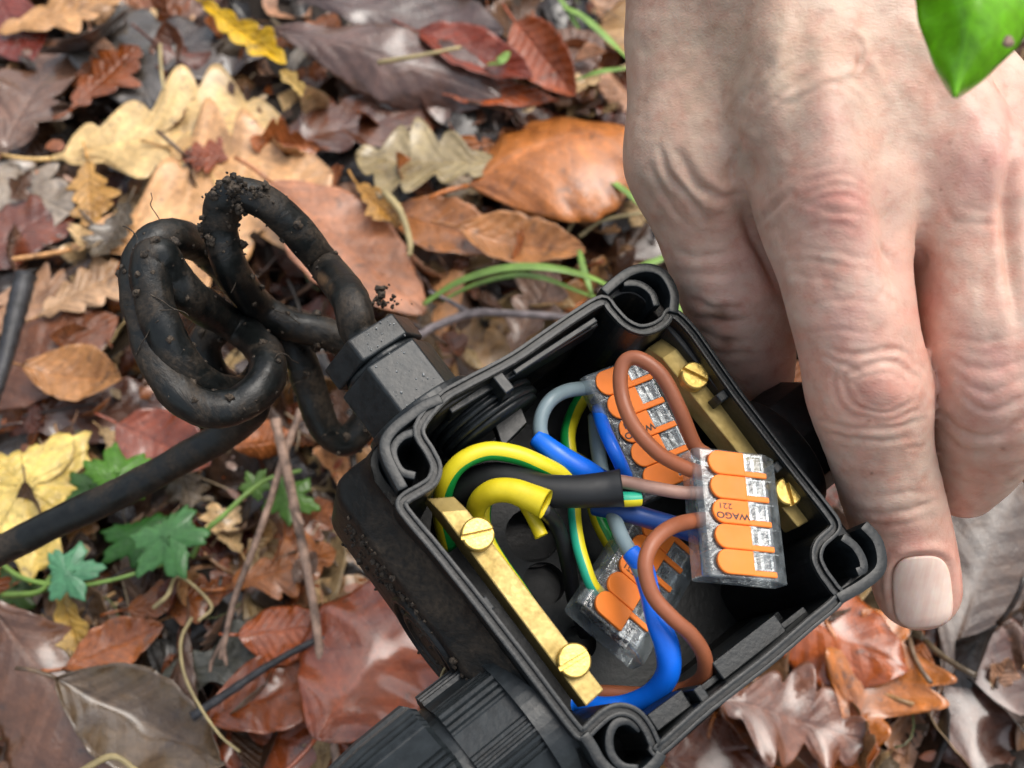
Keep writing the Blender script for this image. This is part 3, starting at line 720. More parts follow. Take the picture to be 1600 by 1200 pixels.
# root hairs stuck to the box and the cable
rf = MB(); rnd = random.Random(31)
for _ in range(20):
    q = CP[rnd.randrange(60, 300)]; p = [q+np.array([rnd.gauss(0, 1.5), rnd.gauss(0, 1.5), 4.2])]; d = np.array([rnd.gauss(0, 1), rnd.gauss(0, 1), 0]); d /= np.linalg.norm(d)
    for k in range(4):
        d = d+np.array([rnd.gauss(0, .5), rnd.gauss(0, .5), rnd.gauss(0, .12)-.1]); d /= np.linalg.norm(d); p.append(p[-1]+d*rnd.uniform(1.2, 3))
    v, f = sweep(spline(np.array(p), 4), rnd.uniform(.07, .16), 5); rf.add(v, f)
rf.build('root_fibres', M['mud'], cab)
def hair(name, pts, r, matn, label, cat, seg=6):
    P = spline(np.array([PC(*p) for p in pts]), 6); v, f = sweep(P, r, seg); return mk(name, v, f, M[matn], label=label, cat=cat)
hair('root_hair', [(206, 385, 247), (212, 420, 247), (232, 445, 246), (262, 470, 246), (275, 500, 246)], .22, 'grass_dry', 'fine pale root lying over the left loop of the coil', 'root')
hair('root_hair', [(282, 380, 246), (262, 395, 245), (246, 420, 245), (240, 440, 245)], .2, 'grass_dry', 'second fine pale root at the top of the left loop', 'root')
dd = 213
hair('plant_shred', [(684, 1080, dd), (692, 1050, dd), (706, 1034, dd-1), (728, 1022, dd-2), (745, 1002, dd-3), (749, 997, dd-3)], .35, 'grass_dry', 'dry plant shred with a white droplet at its tip on the ribbed gland', 'plant shred')

# ================================================================ THE HAND (one continuous surface from a smooth distance field)
def hp(px, py, d): return PC(px, py, d)
# (px, py, depth mm, half width in photo px) chains
CH = {
 'main': [(1303, 330, 206, 104), (1322, 440, 203, 98), (1342, 540, 205, 92), (1357, 612, 209, 95), (1374, 700, 217, 80), (1398, 790, 227, 76), (1420, 860, 233, 70), (1433, 918, 237, 66)],
 'right': [(1515, 300, 208, 98), (1532, 420, 206, 98), (1545, 530, 206, 97), (1550, 620, 212, 90), (1532, 700, 228, 76), (1508, 758, 238, 52)],
 'far': [(1650, 300, 224, 92), (1680, 480, 222, 92), (1690, 620, 230, 84), (1660, 720, 250, 66)],
 'left': [(1085, 250, 226, 98), (1120, 370, 232, 88), (1152, 470, 240, 84), (1176, 560, 250, 66), (1192, 618, 260, 42)],
 'thumb': [(1330, 60, 250, 90), (1430, 330, 262, 88), (1470, 520, 272, 76), (1440, 680, 282, 66), (1390, 760, 288, 55)],
}
PALM = [[(1095, -140, 226, 115), (1085, 60, 226, 108), (1088, 240, 224, 104)],
        [(1190, -140, 212, 115), (1245, 90, 205, 100), (1300, 320, 205, 104)],
        [(1290, -140, 212, 110), (1400, 80, 208, 98), (1510, 285, 207, 100)],
        [(1350, -140, 222, 95), (1440, 60, 226, 80), (1640, 300, 224, 88)],
        [(1190, 60, 246, 130), (1290, 260, 244, 140)], [(1380, 60, 246, 110), (1500, 270, 240, 120)],
        [(1215, -100, 224, 160), (1190, -420, 228, 200)], [(1190, -420, 228, 205), (1150, -900, 236, 260)]]
def chain_pts(c): return np.array([hp(*q[:3]) for q in c]), np.array([q[3]*q[2]/F for q in c])
def refine(P, R, n=4):
    S = spline(np.hstack([P, R[:, None]]), n); return S[:, :3], S[:, 3]
def sd_chain(X, P, R, k=2.0):
    d = None
    for i in range(len(P)-1):
        a, b = P[i], P[i+1]; ba = b-a; t = np.clip(((X-a)@ba)/(ba@ba), 0, 1)
        q = np.linalg.norm(X-a-t[:, None]*ba, axis=1)-(R[i]+(R[i+1]-R[i])*t)
        d = q if d is None else smin(d, q, k)
    return d
def smin(a, b, k):
    h = np.maximum(k-np.abs(a-b), 0)/k; return np.minimum(a, b)-h*h*k*.25
FCH = {k: refine(*chain_pts(c), n=3) for k, c in CH.items()}
PCH = [chain_pts(c) for c in PALM]
def sdf(X):
    fing = None
    for k, (P, R) in FCH.items():
        Z = X
        q = sd_chain(Z, P, R, .6)
        fing = q if fing is None else smin(fing, q, 1.6)
    palm = None
    for P, R in PCH:
        q = sd_chain(X, P, R, 1.0); palm = q if palm is None else smin(palm, q, 13)
    return smin(palm, fing, 7)
def build_hand():
    vs = 1.05
    lo = np.array([8., -48., -300.]); hi = np.array([140., 205., -168.])
    allP = np.vstack([p for p, r in list(FCH.values())+PCH]); allR = np.concatenate([r for p, r in list(FCH.values())+PCH])
    lo = (allP-allR[:, None]).min(0)-3; hi = (allP+allR[:, None]).max(0)+3
    ns = np.ceil((hi-lo)/vs).astype(int)+1
    # coarse pass first so that only cells near the surface are evaluated finely
    cs = 5; nc = np.ceil(ns/cs).astype(int)+1
    gx, gy, gz = np.meshgrid(*[lo[i]+np.arange(nc[i])*cs*vs for i in range(3)], indexing='ij')
    D = sdf(np.stack([gx.ravel(), gy.ravel(), gz.ravel()], 1)).reshape(nc)
    field = np.repeat(np.repeat(np.repeat(D, cs, 0), cs, 1), cs, 2)[:ns[0], :ns[1], :ns[2]]
    near = np.abs(field) < cs*vs*1.9
    idx = np.argwhere(near); X = lo+idx*vs; vals = np.concatenate([sdf(X[i:i+200000]) for i in range(0, len(X), 200000)])
    field[near] = vals
    # surface nets
    s = field < 0
    c = np.zeros(tuple(ns-1), int)
    for dx in (0, 1):
        for dy in (0, 1):
            for dz in (0, 1): c += s[dx:ns[0]-1+dx, dy:ns[1]-1+dy, dz:ns[2]-1+dz]
    act = (c > 0) & (c < 8); cells = np.argwhere(act); vid = -np.ones(act.shape, int); vid[act] = np.arange(len(cells))
    acc = np.zeros((len(cells), 3)); cn = np.zeros(len(cells)); cor = [(a, b, d) for a in (0, 1) for b in (0, 1) for d in (0, 1)]
    fv = {q: field[cells[:, 0]+q[0], cells[:, 1]+q[1], cells[:, 2]+q[2]] for q in cor}
    for a in cor:
        for ax in range(3):
            if a[ax]: continue
            b = list(a); b[ax] = 1; b = tuple(b); f0, f1 = fv[a], fv[b]; m = (f0 < 0) != (f1 < 0)
            t = np.where(m, f0/(f0-f1+1e-12), 0)
            p = np.tile(np.array(a, float), (len(cells), 1)); p[:, ax] = t
            acc[m] += p[m]; cn[m] += 1
    V = lo+(cells+acc/cn[:, None])*vs
    quads = []
    for ax in range(3):
        u, w = [(1, 2), (2, 0), (0, 1)][ax]
        sl0 = [slice(None)]*3; sl1 = [slice(None)]*3; sl0[ax] = slice(0, -1); sl1[ax] = slice(1, None)
        A, B = s[tuple(sl0)], s[tuple(sl1)]; ed = np.argwhere(A != B); ed = ed[(ed[:, u] > 0) & (ed[:, w] > 0) & (ed[:, u] < ns[u]-1) & (ed[:, w] < ns[w]-1)]
        fl = A[ed[:, 0], ed[:, 1], ed[:, 2]]
        def g(du, dw):
            q = ed.copy(); q[:, u] -= du; q[:, w] -= dw; return vid[q[:, 0], q[:, 1], q[:, 2]]
        q = np.stack([g(0, 0), g(1, 0), g(1, 1), g(0, 1)], 1); q[~fl] = q[~fl][:, ::-1]; quads.append(q)
    return V, np.vstack(quads)
HV, HF = build_hand()
# subdivide once with a smooth surface, then sculpt
def subdivided(V, Fq, lv=1):
    me = bpy.data.meshes.new('tmp'); me.from_pydata(V.tolist(), [], Fq.tolist()); o = bpy.data.objects.new('tmp', me); COL.objects.link(o)
    m = o.modifiers.new('a', 'SMOOTH'); m.factor = .5; m.iterations = 2
    m = o.modifiers.new('s', 'SUBSURF'); m.levels = lv; m.render_levels = lv
    dg_ = bpy.context.evaluated_depsgraph_get(); ev = o.evaluated_get(dg_).to_mesh(); n = len(ev.vertices)
    co = np.empty(n*3); ev.vertices.foreach_get('co', co); no = np.empty(n*3); ev.vertices.foreach_get('normal', no)
    nf = len(ev.polygons); fi = np.empty(nf*4, dtype=np.int32); ev.polygons.foreach_get('vertices', fi)
    COL.objects.unlink(o); bpy.data.objects.remove(o)
    return co.reshape(-1, 3), no.reshape(-1, 3), fi.reshape(-1, 4)
HV, HN, HF = subdivided(HV, HF)
sx = 800+HV[:, 0]/-HV[:, 2]*F; sy = 600-HV[:, 1]/-HV[:, 2]*F
view = -HV/np.linalg.norm(HV, axis=1)[:, None]; facing = np.clip((HN*view).sum(1)*1.6, 0, 1)
# which finger a point belongs to
fd = {k: sd_chain(HV, P, R, .6) for k, (P, R) in FCH.items()}
own = {k: np.clip(1-np.abs(v)/3.0, 0, 1) for k, v in fd.items()}
left_m = np.clip((fd['main']-fd['left'])/2.5+.5, 0, 1)     # 1 on the little finger
def polyd(pts, x=None, y=None):
    x = sx if x is None else x; y = sy if y is None else y
    d = np.full(len(x), 1e9); tt = np.zeros(len(x)); n = len(pts)-1
    for i in range(n):
        a = np.array(pts[i], float); b = np.array(pts[i+1], float); e = b-a; L2 = e@e
        t = np.clip(((x-a[0])*e[0]+(y-a[1])*e[1])/L2, 0, 1)
        q = np.hypot(x-a[0]-t*e[0], y-a[1]-t*e[1]); m = q < d; d[m] = q[m]; tt[m] = (i+t[m])/n
    return d, tt
disp = np.zeros(len(HV)); WX = vnoise(sx/22, sy/22, 3); WY = vnoise(sx/22, sy/22, 8)
def crease(pts, amp, w=4.0, bulge=.35, mask=None, wob=2.0):
    """a fold: groove of depth amp (mm) with slightly raised shoulders"""
    amp = amp*.68
    global disp
    S = spline(np.array([(a, b, 0) for a, b in pts], float), 5)[:, :2]; mg = w*5+8
    I = np.where((sx > S[:, 0].min()-mg) & (sx < S[:, 0].max()+mg) & (sy > S[:, 1].min()-mg) & (sy < S[:, 1].max()+mg) & (facing > 0))[0]
    if not len(I): return
    d, t = polyd(S, sx[I]+WX[I]*wob, sy[I]+WY[I]*wob); env = np.clip(np.sin(np.pi*np.clip(t, .03, .97)), 0, 1)**.5
    g = -amp*np.exp(-(d/w)**2)+amp*bulge*np.exp(-((d-w*2.3)/(w*1.4))**2)
    g = g*env*facing[I]
    disp[I] += g if mask is None else g*mask[I]
def bulge(x, y, rx, ry, amp, ang=0, mask=None, pw=1.0):
    global disp
    a = math.radians(ang); dx, dy = sx-x, sy-y; u = dx*math.cos(a)+dy*math.sin(a); v = -dx*math.sin(a)+dy*math.cos(a)
    g = amp*np.exp(-((u/rx)**2+(v/ry)**2)**pw)*facing
    disp += g if mask is None else g*mask
nl = 1-left_m
# knuckles and tendons
bulge(1300, 300, 62, 85, 2.4, 8, nl); bulge(1294, 185, 32, 80, 1.4, -4, nl); bulge(1530, 235, 60, 62, 2.6, 0, nl); bulge(1480, 120, 22, 110, 1.0, -32, nl)
bulge(1395, 330, 45, 110, -2.4, -14, nl); bulge(1180, 330, 36, 80, -1.8, -22); bulge(1410, 395, 26, 60, -1.6, -8, nl)
bulge(1215, 90, 26, 110, .9, 10); bulge(1160, 170, 34, 60, 1.2, 20); bulge(1110, 300, 34, 70, .9, -20)
bulge(1150, 60, 26, 120, -.9, 12); bulge(1250, 70, 28, 90, -.7, -6); bulge(1580, 380, 16, 120, -1.8, -4)
# veins
crease([(1235, 40), (1215, 110), (1190, 170), (1165, 235), (1150, 290)], -.9, 11, 0, None, 5); crease([(1330, 10), (1345, 70), (1375, 120), (1400, 170)], -.6, 10, 0, None, 5)
crease([(1195, 175), (1235, 150), (1280, 130), (1340, 110)], -.5, 8, 0, None, 5)
# deep folds between hand and little finger and at the webs
crease([(1062, 240), (1088, 285), (1120, 305), (1150, 312)], 1.2, 7, .5); crease([(1150, 312), (1175, 360), (1200, 410), (1225, 470)], 1.5, 9, .3)
crease([(1030, 230), (1048, 275), (1080, 310), (1100, 345)], .8, 5, .6); crease([(1015, 260), (1040, 310), (1070, 350)], .5, 5, .6)
crease([(1170, 380), (1180, 350), (1205, 325), (1240, 302)], .9, 5, .6, nl); crease([(1150, 300), (1142, 270), (1150, 240), (1168, 215)], .7, 6, .6)
crease([(1180, 400), (1195, 440), (1212, 470)], .7, 5, .5, nl)
crease([(1418, 432), (1428, 418), (1440, 400)], .5, 7, .4, nl); crease([(1418, 432), (1405, 400), (1385, 375)], .5, 5, .5, nl)
crease([(1568, 100), (1578, 200), (1572, 300), (1580, 400), (1590, 500)], 1.0, 9, .3, nl)
# skin folds on the back of the hand
for pts, a, w in [([(1040, 150), (1060, 120), (1085, 100)], .3, 5), ([(1180, 160), (1215, 120), (1250, 95)], .35, 4), ([(1190, 180), (1230, 140), (1275, 110)], .4, 4), ([(1200, 150), (1240, 165), (1290, 120)], .3, 4),
                  ([(1150, 175), (1170, 140), (1190, 110)], .5, 6), ([(1155, 210), (1165, 160), (1185, 120)], .4, 5), ([(1290, 135), (1330, 125), (1365, 150)], .35, 5), ([(1250, 150), (1310, 135), (1350, 165)], .3, 4),
                  ([(1336, 60), (1344, 85), (1336, 115)], .45, 3.5), ([(1342, 92), (1340, 108), (1332, 122)], .3, 3), ([(1210, 260), (1260, 268), (1300, 262)], .2, 4), ([(1250, 292), (1310, 278), (1365, 292)], .28, 4),
                  ([(1262, 305), (1310, 292), (1358, 304)], .25, 3.5), ([(1270, 318), (1312, 308), (1352, 320)], .28, 3.5), ([(1240, 300), (1290, 330), (1350, 330)], .22, 4), ([(1275, 340), (1320, 332), (1372, 345)], .25, 4),
                  ([(1240, 365), (1300, 350), (1350, 365)], .2, 4), ([(1245, 385), (1310, 395), (1370, 405)], .2, 4), ([(1225, 405), (1290, 412), (1360, 425)], .24, 3.5), ([(1230, 430), (1285, 435), (1350, 450)], .2, 3.5),
                  ([(1500, 320), (1540, 330), (1580, 320)], .3, 4), ([(1480, 345), (1530, 352), (1570, 345)], .3, 4), ([(1470, 300), (1480, 330), (1500, 350)], .25, 4),
                  ([(1120, 120), (1125, 170), (1118, 220)], .25, 6), ([(1000, 60), (1010, 120), (1005, 180)], .2, 7)]:
    crease(pts, a*(.62 if pts[0][1] < 280 else (.5 if pts[0][0] > 1460 else .9)), w, .6, None if pts[0][0] < 1160 else nl, 3.5)
# middle joint of the pointing finger: oval folded skin
bulge(1378, 604, 42, 34, 1.3, 0, nl); bulge(1378, 604, 70, 58, .6, 0, nl)
for rx, ry, a, w in ((50, 42, .55, 4.5), (68, 58, .42, 4.5), (34, 26, .25, 4)):
    th = np.linspace(0, 2*math.pi, 26); crease([(1376+rx*math.cos(t)*(1+.08*math.sin(3*t)), 602+ry*math.sin(t)) for t in th[:14]], a*.55, w, .5, nl, 7)
    crease([(1376+rx*math.cos(t)*(1+.1*math.sin(2*t+1)), 602+ry*math.sin(t)) for t in th[12:]], a*.9, w, .5, nl, 7)
for pts, a, w in [([(1290, 545), (1340, 552), (1400, 548), (1440, 556)], .25, 4), ([(1288, 560), (1330, 572), (1345, 580)], .3, 4), ([(1262, 650), (1320, 665), (1400, 668), (1445, 655)], .3, 4), ([(1270, 668), (1340, 688), (1440, 684)], .28, 4), ([(1420, 700), (1450, 697)], .2, 3),
                  ([(1318, 795), (1380, 802), (1440, 790), (1472, 780)], .38, 4.5), ([(1325, 815), (1390, 820), (1440, 812)], .2, 4), ([(1370, 775), (1430, 770), (1468, 765)], .2, 4), ([(1255, 520), (1300, 515), (1370, 520)], .18, 4), ([(1250, 480), (1310, 470), (1390, 478)], .15, 4),
                  ([(1360, 872), (1352, 910), (1362, 955)], .3, 6)]:
    crease(pts, a, w, .6, nl, 2.5)
# bent joint of the right hand finger
bulge(1545, 620, 60, 46, 1.1, -10)
for pts, a, w in [([(1455, 630), (1500, 672), (1550, 682), (1600, 650)], .75, 6), ([(1500, 600), (1540, 640), (1600, 618)], .4, 5), ([(1490, 580), (1540, 610), (1600, 590)], .35, 5), ([(1480, 555), (1540, 578), (1600, 560)], .3, 5), ([(1470, 520), (1540, 535), (1600, 520)], .2, 5), ([(1460, 660), (1500, 700), (1545, 705)], .4, 5)]:
    crease(pts, a, w, .6, nl, 3)
# little finger joint
for pts, a, w in [([(1085, 470), (1120, 480), (1160, 478)], .5, 5), ([(1080, 492), (1120, 500), (1165, 498)], .35, 4), ([(1090, 515), (1120, 528), (1160, 530)], .45, 5), ([(1095, 540), (1130, 552), (1170, 550)], .3, 5), ([(1050, 390), (1090, 400), (1150, 395)], .3, 6), ([(1060, 425), (1100, 430), (1160, 425)], .2, 6)]:
    crease(pts, a, w, .6, left_m, 3)
# nail bed of the pointing finger: groove round the plate
NC = (1441, 925); nang = math.radians(4)
def nuv(x, y):
    dx, dy = x-NC[0], y-NC[1]; return (dx*math.cos(nang)-dy*math.sin(nang))/46.0, (dx*math.sin(nang)+dy*math.cos(nang))/57.0
nu, nv = nuv(sx, sy); rr = (np.abs(nu)**3.2+np.abs(nv)**3.2)**(1/3.2)
disp += facing*nl*np.where(sy > 830, 1, 0)*(-.36*np.exp(-((rr-1.0)/.05)**2)+.55*np.exp(-((rr-1.22)/.13)**2)*np.clip(1.2-nv*1.0, .1, 1.4)-.35*np.clip(1.05-rr, 0, .15)/.15)
# general skin relief
def fbm(x, y, s): return vnoise(x, y, s)+.5*vnoise(x*2.1, y*2.1, s+1)+.25*vnoise(x*4.3, y*4.3, s+2)
disp += facing*(.26*fbm(sx/60, sy/60, 31)+.03*fbm((sx+sy*.3)/34, (sy-sx*.25)/9, 21)*np.clip((430-sy)/260, .25, 1)+.018*fbm((sx-sy*.8)/9, (sy+sx*.3)/26, 41)*np.clip((430-sy)/260, .15, 1)+.015*fbm(sx/5, sy/5, 51))
HV2 = HV+HN*disp[:, None]
# skin colour, with the shaded upper left painted darker: redness over the joints, brown earth in the folds of the little finger
colr = np.tile(np.array([.62, .405, .315]), (len(HV), 1))
def tint(x, y, rx, ry, c, a, ang=0, mask=None):
    global colr
    an = math.radians(ang); dx, dy = sx-x, sy-y; u = dx*math.cos(an)+dy*math.sin(an); v = -dx*math.sin(an)+dy*math.cos(an)
    w = a*np.exp(-((u/rx)**2+(v/ry)**2))*TN; w = np.clip(w, 0, 1)
    if mask is not None: w = w*mask
    colr = colr*(1-w[:, None])+np.array(c)*w[:, None]
TN = 1+.35*fbm(sx/18, sy/18, 61)
RED = (.63, .26, .205); PINK = (.66, .35, .295); TAN = (.48, .35, .25); GREY = (.47, .38, .30)
colr *= (1+.10*fbm(sx/40, sy/40, 71))[:, None]; _b = .16*fbm(sx/26, sy/26, 91)+.03*fbm(sx/9, sy/9, 95); colr *= np.stack([1+_b*.15, 1-_b*.5, 1-_b*.6], 1)
tint(1090, 120, 150, 260, (.36, .25, .175), .55); tint(1200, 60, 160, 120, TAN, .4); tint(1400, 300, 60, 100, GREY, .35); tint(1330, 170, 80, 40, GREY, .3)  # first tint paints the shade on the hand's upper left into the skin
tint(1318, 320, 66, 62, RED, .75, 0, nl); tint(1300, 190, 28, 60, PINK, .5, 0, nl); tint(1535, 240, 80, 90, PINK, .75, 0, nl); tint(1360, 370, 50, 60, PINK, .45, 0, nl)
tint(1380, 610, 62, 50, RED, .5, 0, nl); tint(1330, 500, 60, 60, PINK, .5, 0, nl); tint(1450, 480, 40, 90, RED, .3, 0, nl); tint(1545, 590, 70, 90, PINK, .6, 0, nl)
tint(1440, 470, 25, 40, RED, .3, 0, nl); tint(1430, 850, 60, 26, RED, .55, 0, nl); tint(1500, 900, 24, 90, RED, .55, 0, nl); tint(1440, 990, 60, 22, RED, .5, 0, nl); tint(1365, 930, 24, 60, PINK, .5, 0, nl)
tint(1205, 600, 30, 60, RED, .4); tint(1160, 430, 60, 90, PINK, .4, 0, left_m)
for x, y, r, a in ((1132, 490, 17, .75), (1140, 532, 12, .65), (1100, 515, 8, .4), (1118, 485, 14, .4), (1392, 837, 8, .35)): tint(x, y, r*1.3, r*.7, (.16, .085, .05), a)
for x, y, r in ((1357, 656, 3.2), (1362, 740, 2.5), (1567, 700, 3.4), (1478, 768, 2.6), (1286, 18, 7), (1297, 18, 5), (1484, 224, 4), (1534, 256, 4), (1342, 95, 4), (1470, 296, 2)): tint(x, y, r, r, (.25, .12, .08), .6)
tint(1339, 92, 4, 20, (.42, .2, .13), .6, -8)
def skin():
    m, nt, bs = mat('skin')
    a = N(nt, 'ShaderNodeVertexColor', layer_name='skin_tint')
    n1 = noise(nt, 260, 6, .65); n2 = noise(nt, 1500, 4, .6)
    r = ramp(nt, n1.outputs[0], [(.3, (.90, .78, .75)), (.5, (1, 1, 1)), (.72, (1.07, 1.09, 1.08))])
    c = mixc(nt, 1.0, a.outputs['Color'], r.outputs[0], 'MULTIPLY')
    nt.links.new(c, bs.inputs['Base Color'])
    bs.inputs['Subsurface Weight'].default_value = .22; bs.inputs['Subsurface Radius'].default_value = (1, .35, .2); bs.inputs['Subsurface Scale'].default_value = .0018
    rr = ramp(nt, n1.outputs[0], [(.3, .36), (.7, .56)]); nt.links.new(rr.outputs[0], bs.inputs['Roughness'])
    bs.inputs['Specular IOR Level'].default_value = .42
    tc = N(nt, 'ShaderNodeTexCoord'); vo = N(nt, 'ShaderNodeTexVoronoi', feature='DISTANCE_TO_EDGE'); vo.inputs['Scale'].default_value = 1100
    nd = noise(nt, 500, 3); mp_ = N(nt, 'ShaderNodeVectorMath', operation='MULTIPLY_ADD')
    nt.links.new(nd.outputs['Color'], mp_.inputs[0]); mp_.inputs[1].default_value = (.0016,)*3; mpp = N(nt, 'ShaderNodeMapping'); mpp.inputs['Scale'].default_value = (.5, 1.15, 1.15); mpp.inputs['Rotation'].default_value = (0, 0, .25); nt.links.new(tc.outputs['Object'], mpp.inputs[0]); nt.links.new(mpp.outputs[0], mp_.inputs[2]); nt.links.new(mp_.outputs[0], vo.inputs['Vector'])
    h = math_(nt, 'ADD', math_(nt, 'MULTIPLY', vo.outputs['Distance'], .8), math_(nt, 'MULTIPLY', n2.outputs[0], .5))
    h = math_(nt, 'ADD', h, math_(nt, 'MULTIPLY', n1.outputs[0], .35))
    bump(nt, bs, h, .36, .0003); return m
M['skin'] = skin()
hand = mk('person', HV2, HF, M['skin'], label='bare weathered hand reaching in from the top right, one finger pressed against the box edge', cat='person')
ca = hand.data.color_attributes.new('skin_tint', 'FLOAT_COLOR', 'POINT')
ca.data.foreach_set('color', np.hstack([colr, np.ones((len(colr), 1))]).ravel())
# fingernail plate laid over the finger surface
def nail():
    nu_, nv_ = 26, 30; v = []; uvw = []
    def surf(px, py):
        r = ray(px, py); t = 215.0
        for _ in range(60):
            d = sd_chain((r*t)[None], *FCH['main'], .6)[0]; t += d*.9/np.linalg.norm(r)
            if abs(d) < .003: break
        return t
    cx = surf(*NC)
    for j in range(nv_+1):
        for i in range(nu_+1):
            u = i/nu_*2-1; w = j/nv_*2-1
            # squircle mapping
            k = (abs(u)**3.4+abs(w)**3.4)**(1/3.4); mx = max(abs(u), abs(w)); q = (mx/k) if k > 0 else 1
            uu, ww = u*q*.985, w*q*.985
            X = uu*46*(1+.04*ww); Y = ww*57
            px = NC[0]+X*math.cos(nang)+Y*math.sin(nang); py = NC[1]-X*math.sin(nang)+Y*math.cos(nang)
            t = surf(px, py); e = max(abs(u), abs(w))
            t += -.30+.32*e**8+.03*math.sin(uu*40)*.3
            if w > .4: t -= .35*(w-.4)
            v.append(ray(px, py)*t)
    n = nu_+1; f = [(j*n+i, j*n+i+1, (j+1)*n+i+1, (j+1)*n+i) for j in range(nv_) for i in range(nu_)]
    m, nt, bs = mat('fingernail')
    tc = N(nt, 'ShaderNodeTexCoord'); mp_ = N(nt, 'ShaderNodeMapping'); mp_.inputs['Scale'].default_value = (900, 60, 60); nt.links.new(tc.outputs['Object'], mp_.inputs[0])
    nn = noise(nt, 1.0, 3, vec=mp_.outputs[0]); r = ramp(nt, nn.outputs[0], [(.3, (.84, .60, .50)), (.7, (.93, .73, .62))]); 
    n2 = noise(nt, 160, 3); r2 = ramp(nt, n2.outputs[0], [(.35, (.92, .84, .82)), (.65, (1, 1, 1))])
    nt.links.new(mixc(nt, 1.0, r.outputs[0], r2.outputs[0], 'MULTIPLY'), bs.inputs['Base Color'])
    bs.inputs['Roughness'].default_value = .46; bs.inputs['Subsurface Weight'].default_value = .3; bs.inputs['Subsurface Scale'].default_value = .001
    bump(nt, bs, nn.outputs[0], .25, .0002)
    o = mk('fingernail', v, f, m, hand); s = o.modifiers.new('thickness', 'SOLIDIFY'); s.thickness = .0004; s.offset = 0
nail()

# ================================================================ GROUND
def make_ground():
    n = 150; xs = np.linspace(-1, 1, n); ax = np.sign(xs)*np.abs(xs)**2.6*12
    X, Y = np.meshgrid(ax, ax+.2); near = np.exp(-((X**2+(Y-.2)**2)/1.2))
    Z = -0.012+(vnoise(X*9, Y*9, 3)*.010+vnoise(X*30, Y*30, 5)*.006+vnoise(X*90, Y*90, 6)*.003)*near
    v = np.stack([X.ravel(), Y.ravel(), Z.ravel()], 1)
    f = [(j*n+i, j*n+i+1, (j+1)*n+i+1, (j+1)*n+i) for j in range(n-1) for i in range(n-1)]
    mk('ground', v, f, M['soil'], space='w', kind='structure', at=(0, 0, 0))
make_ground()

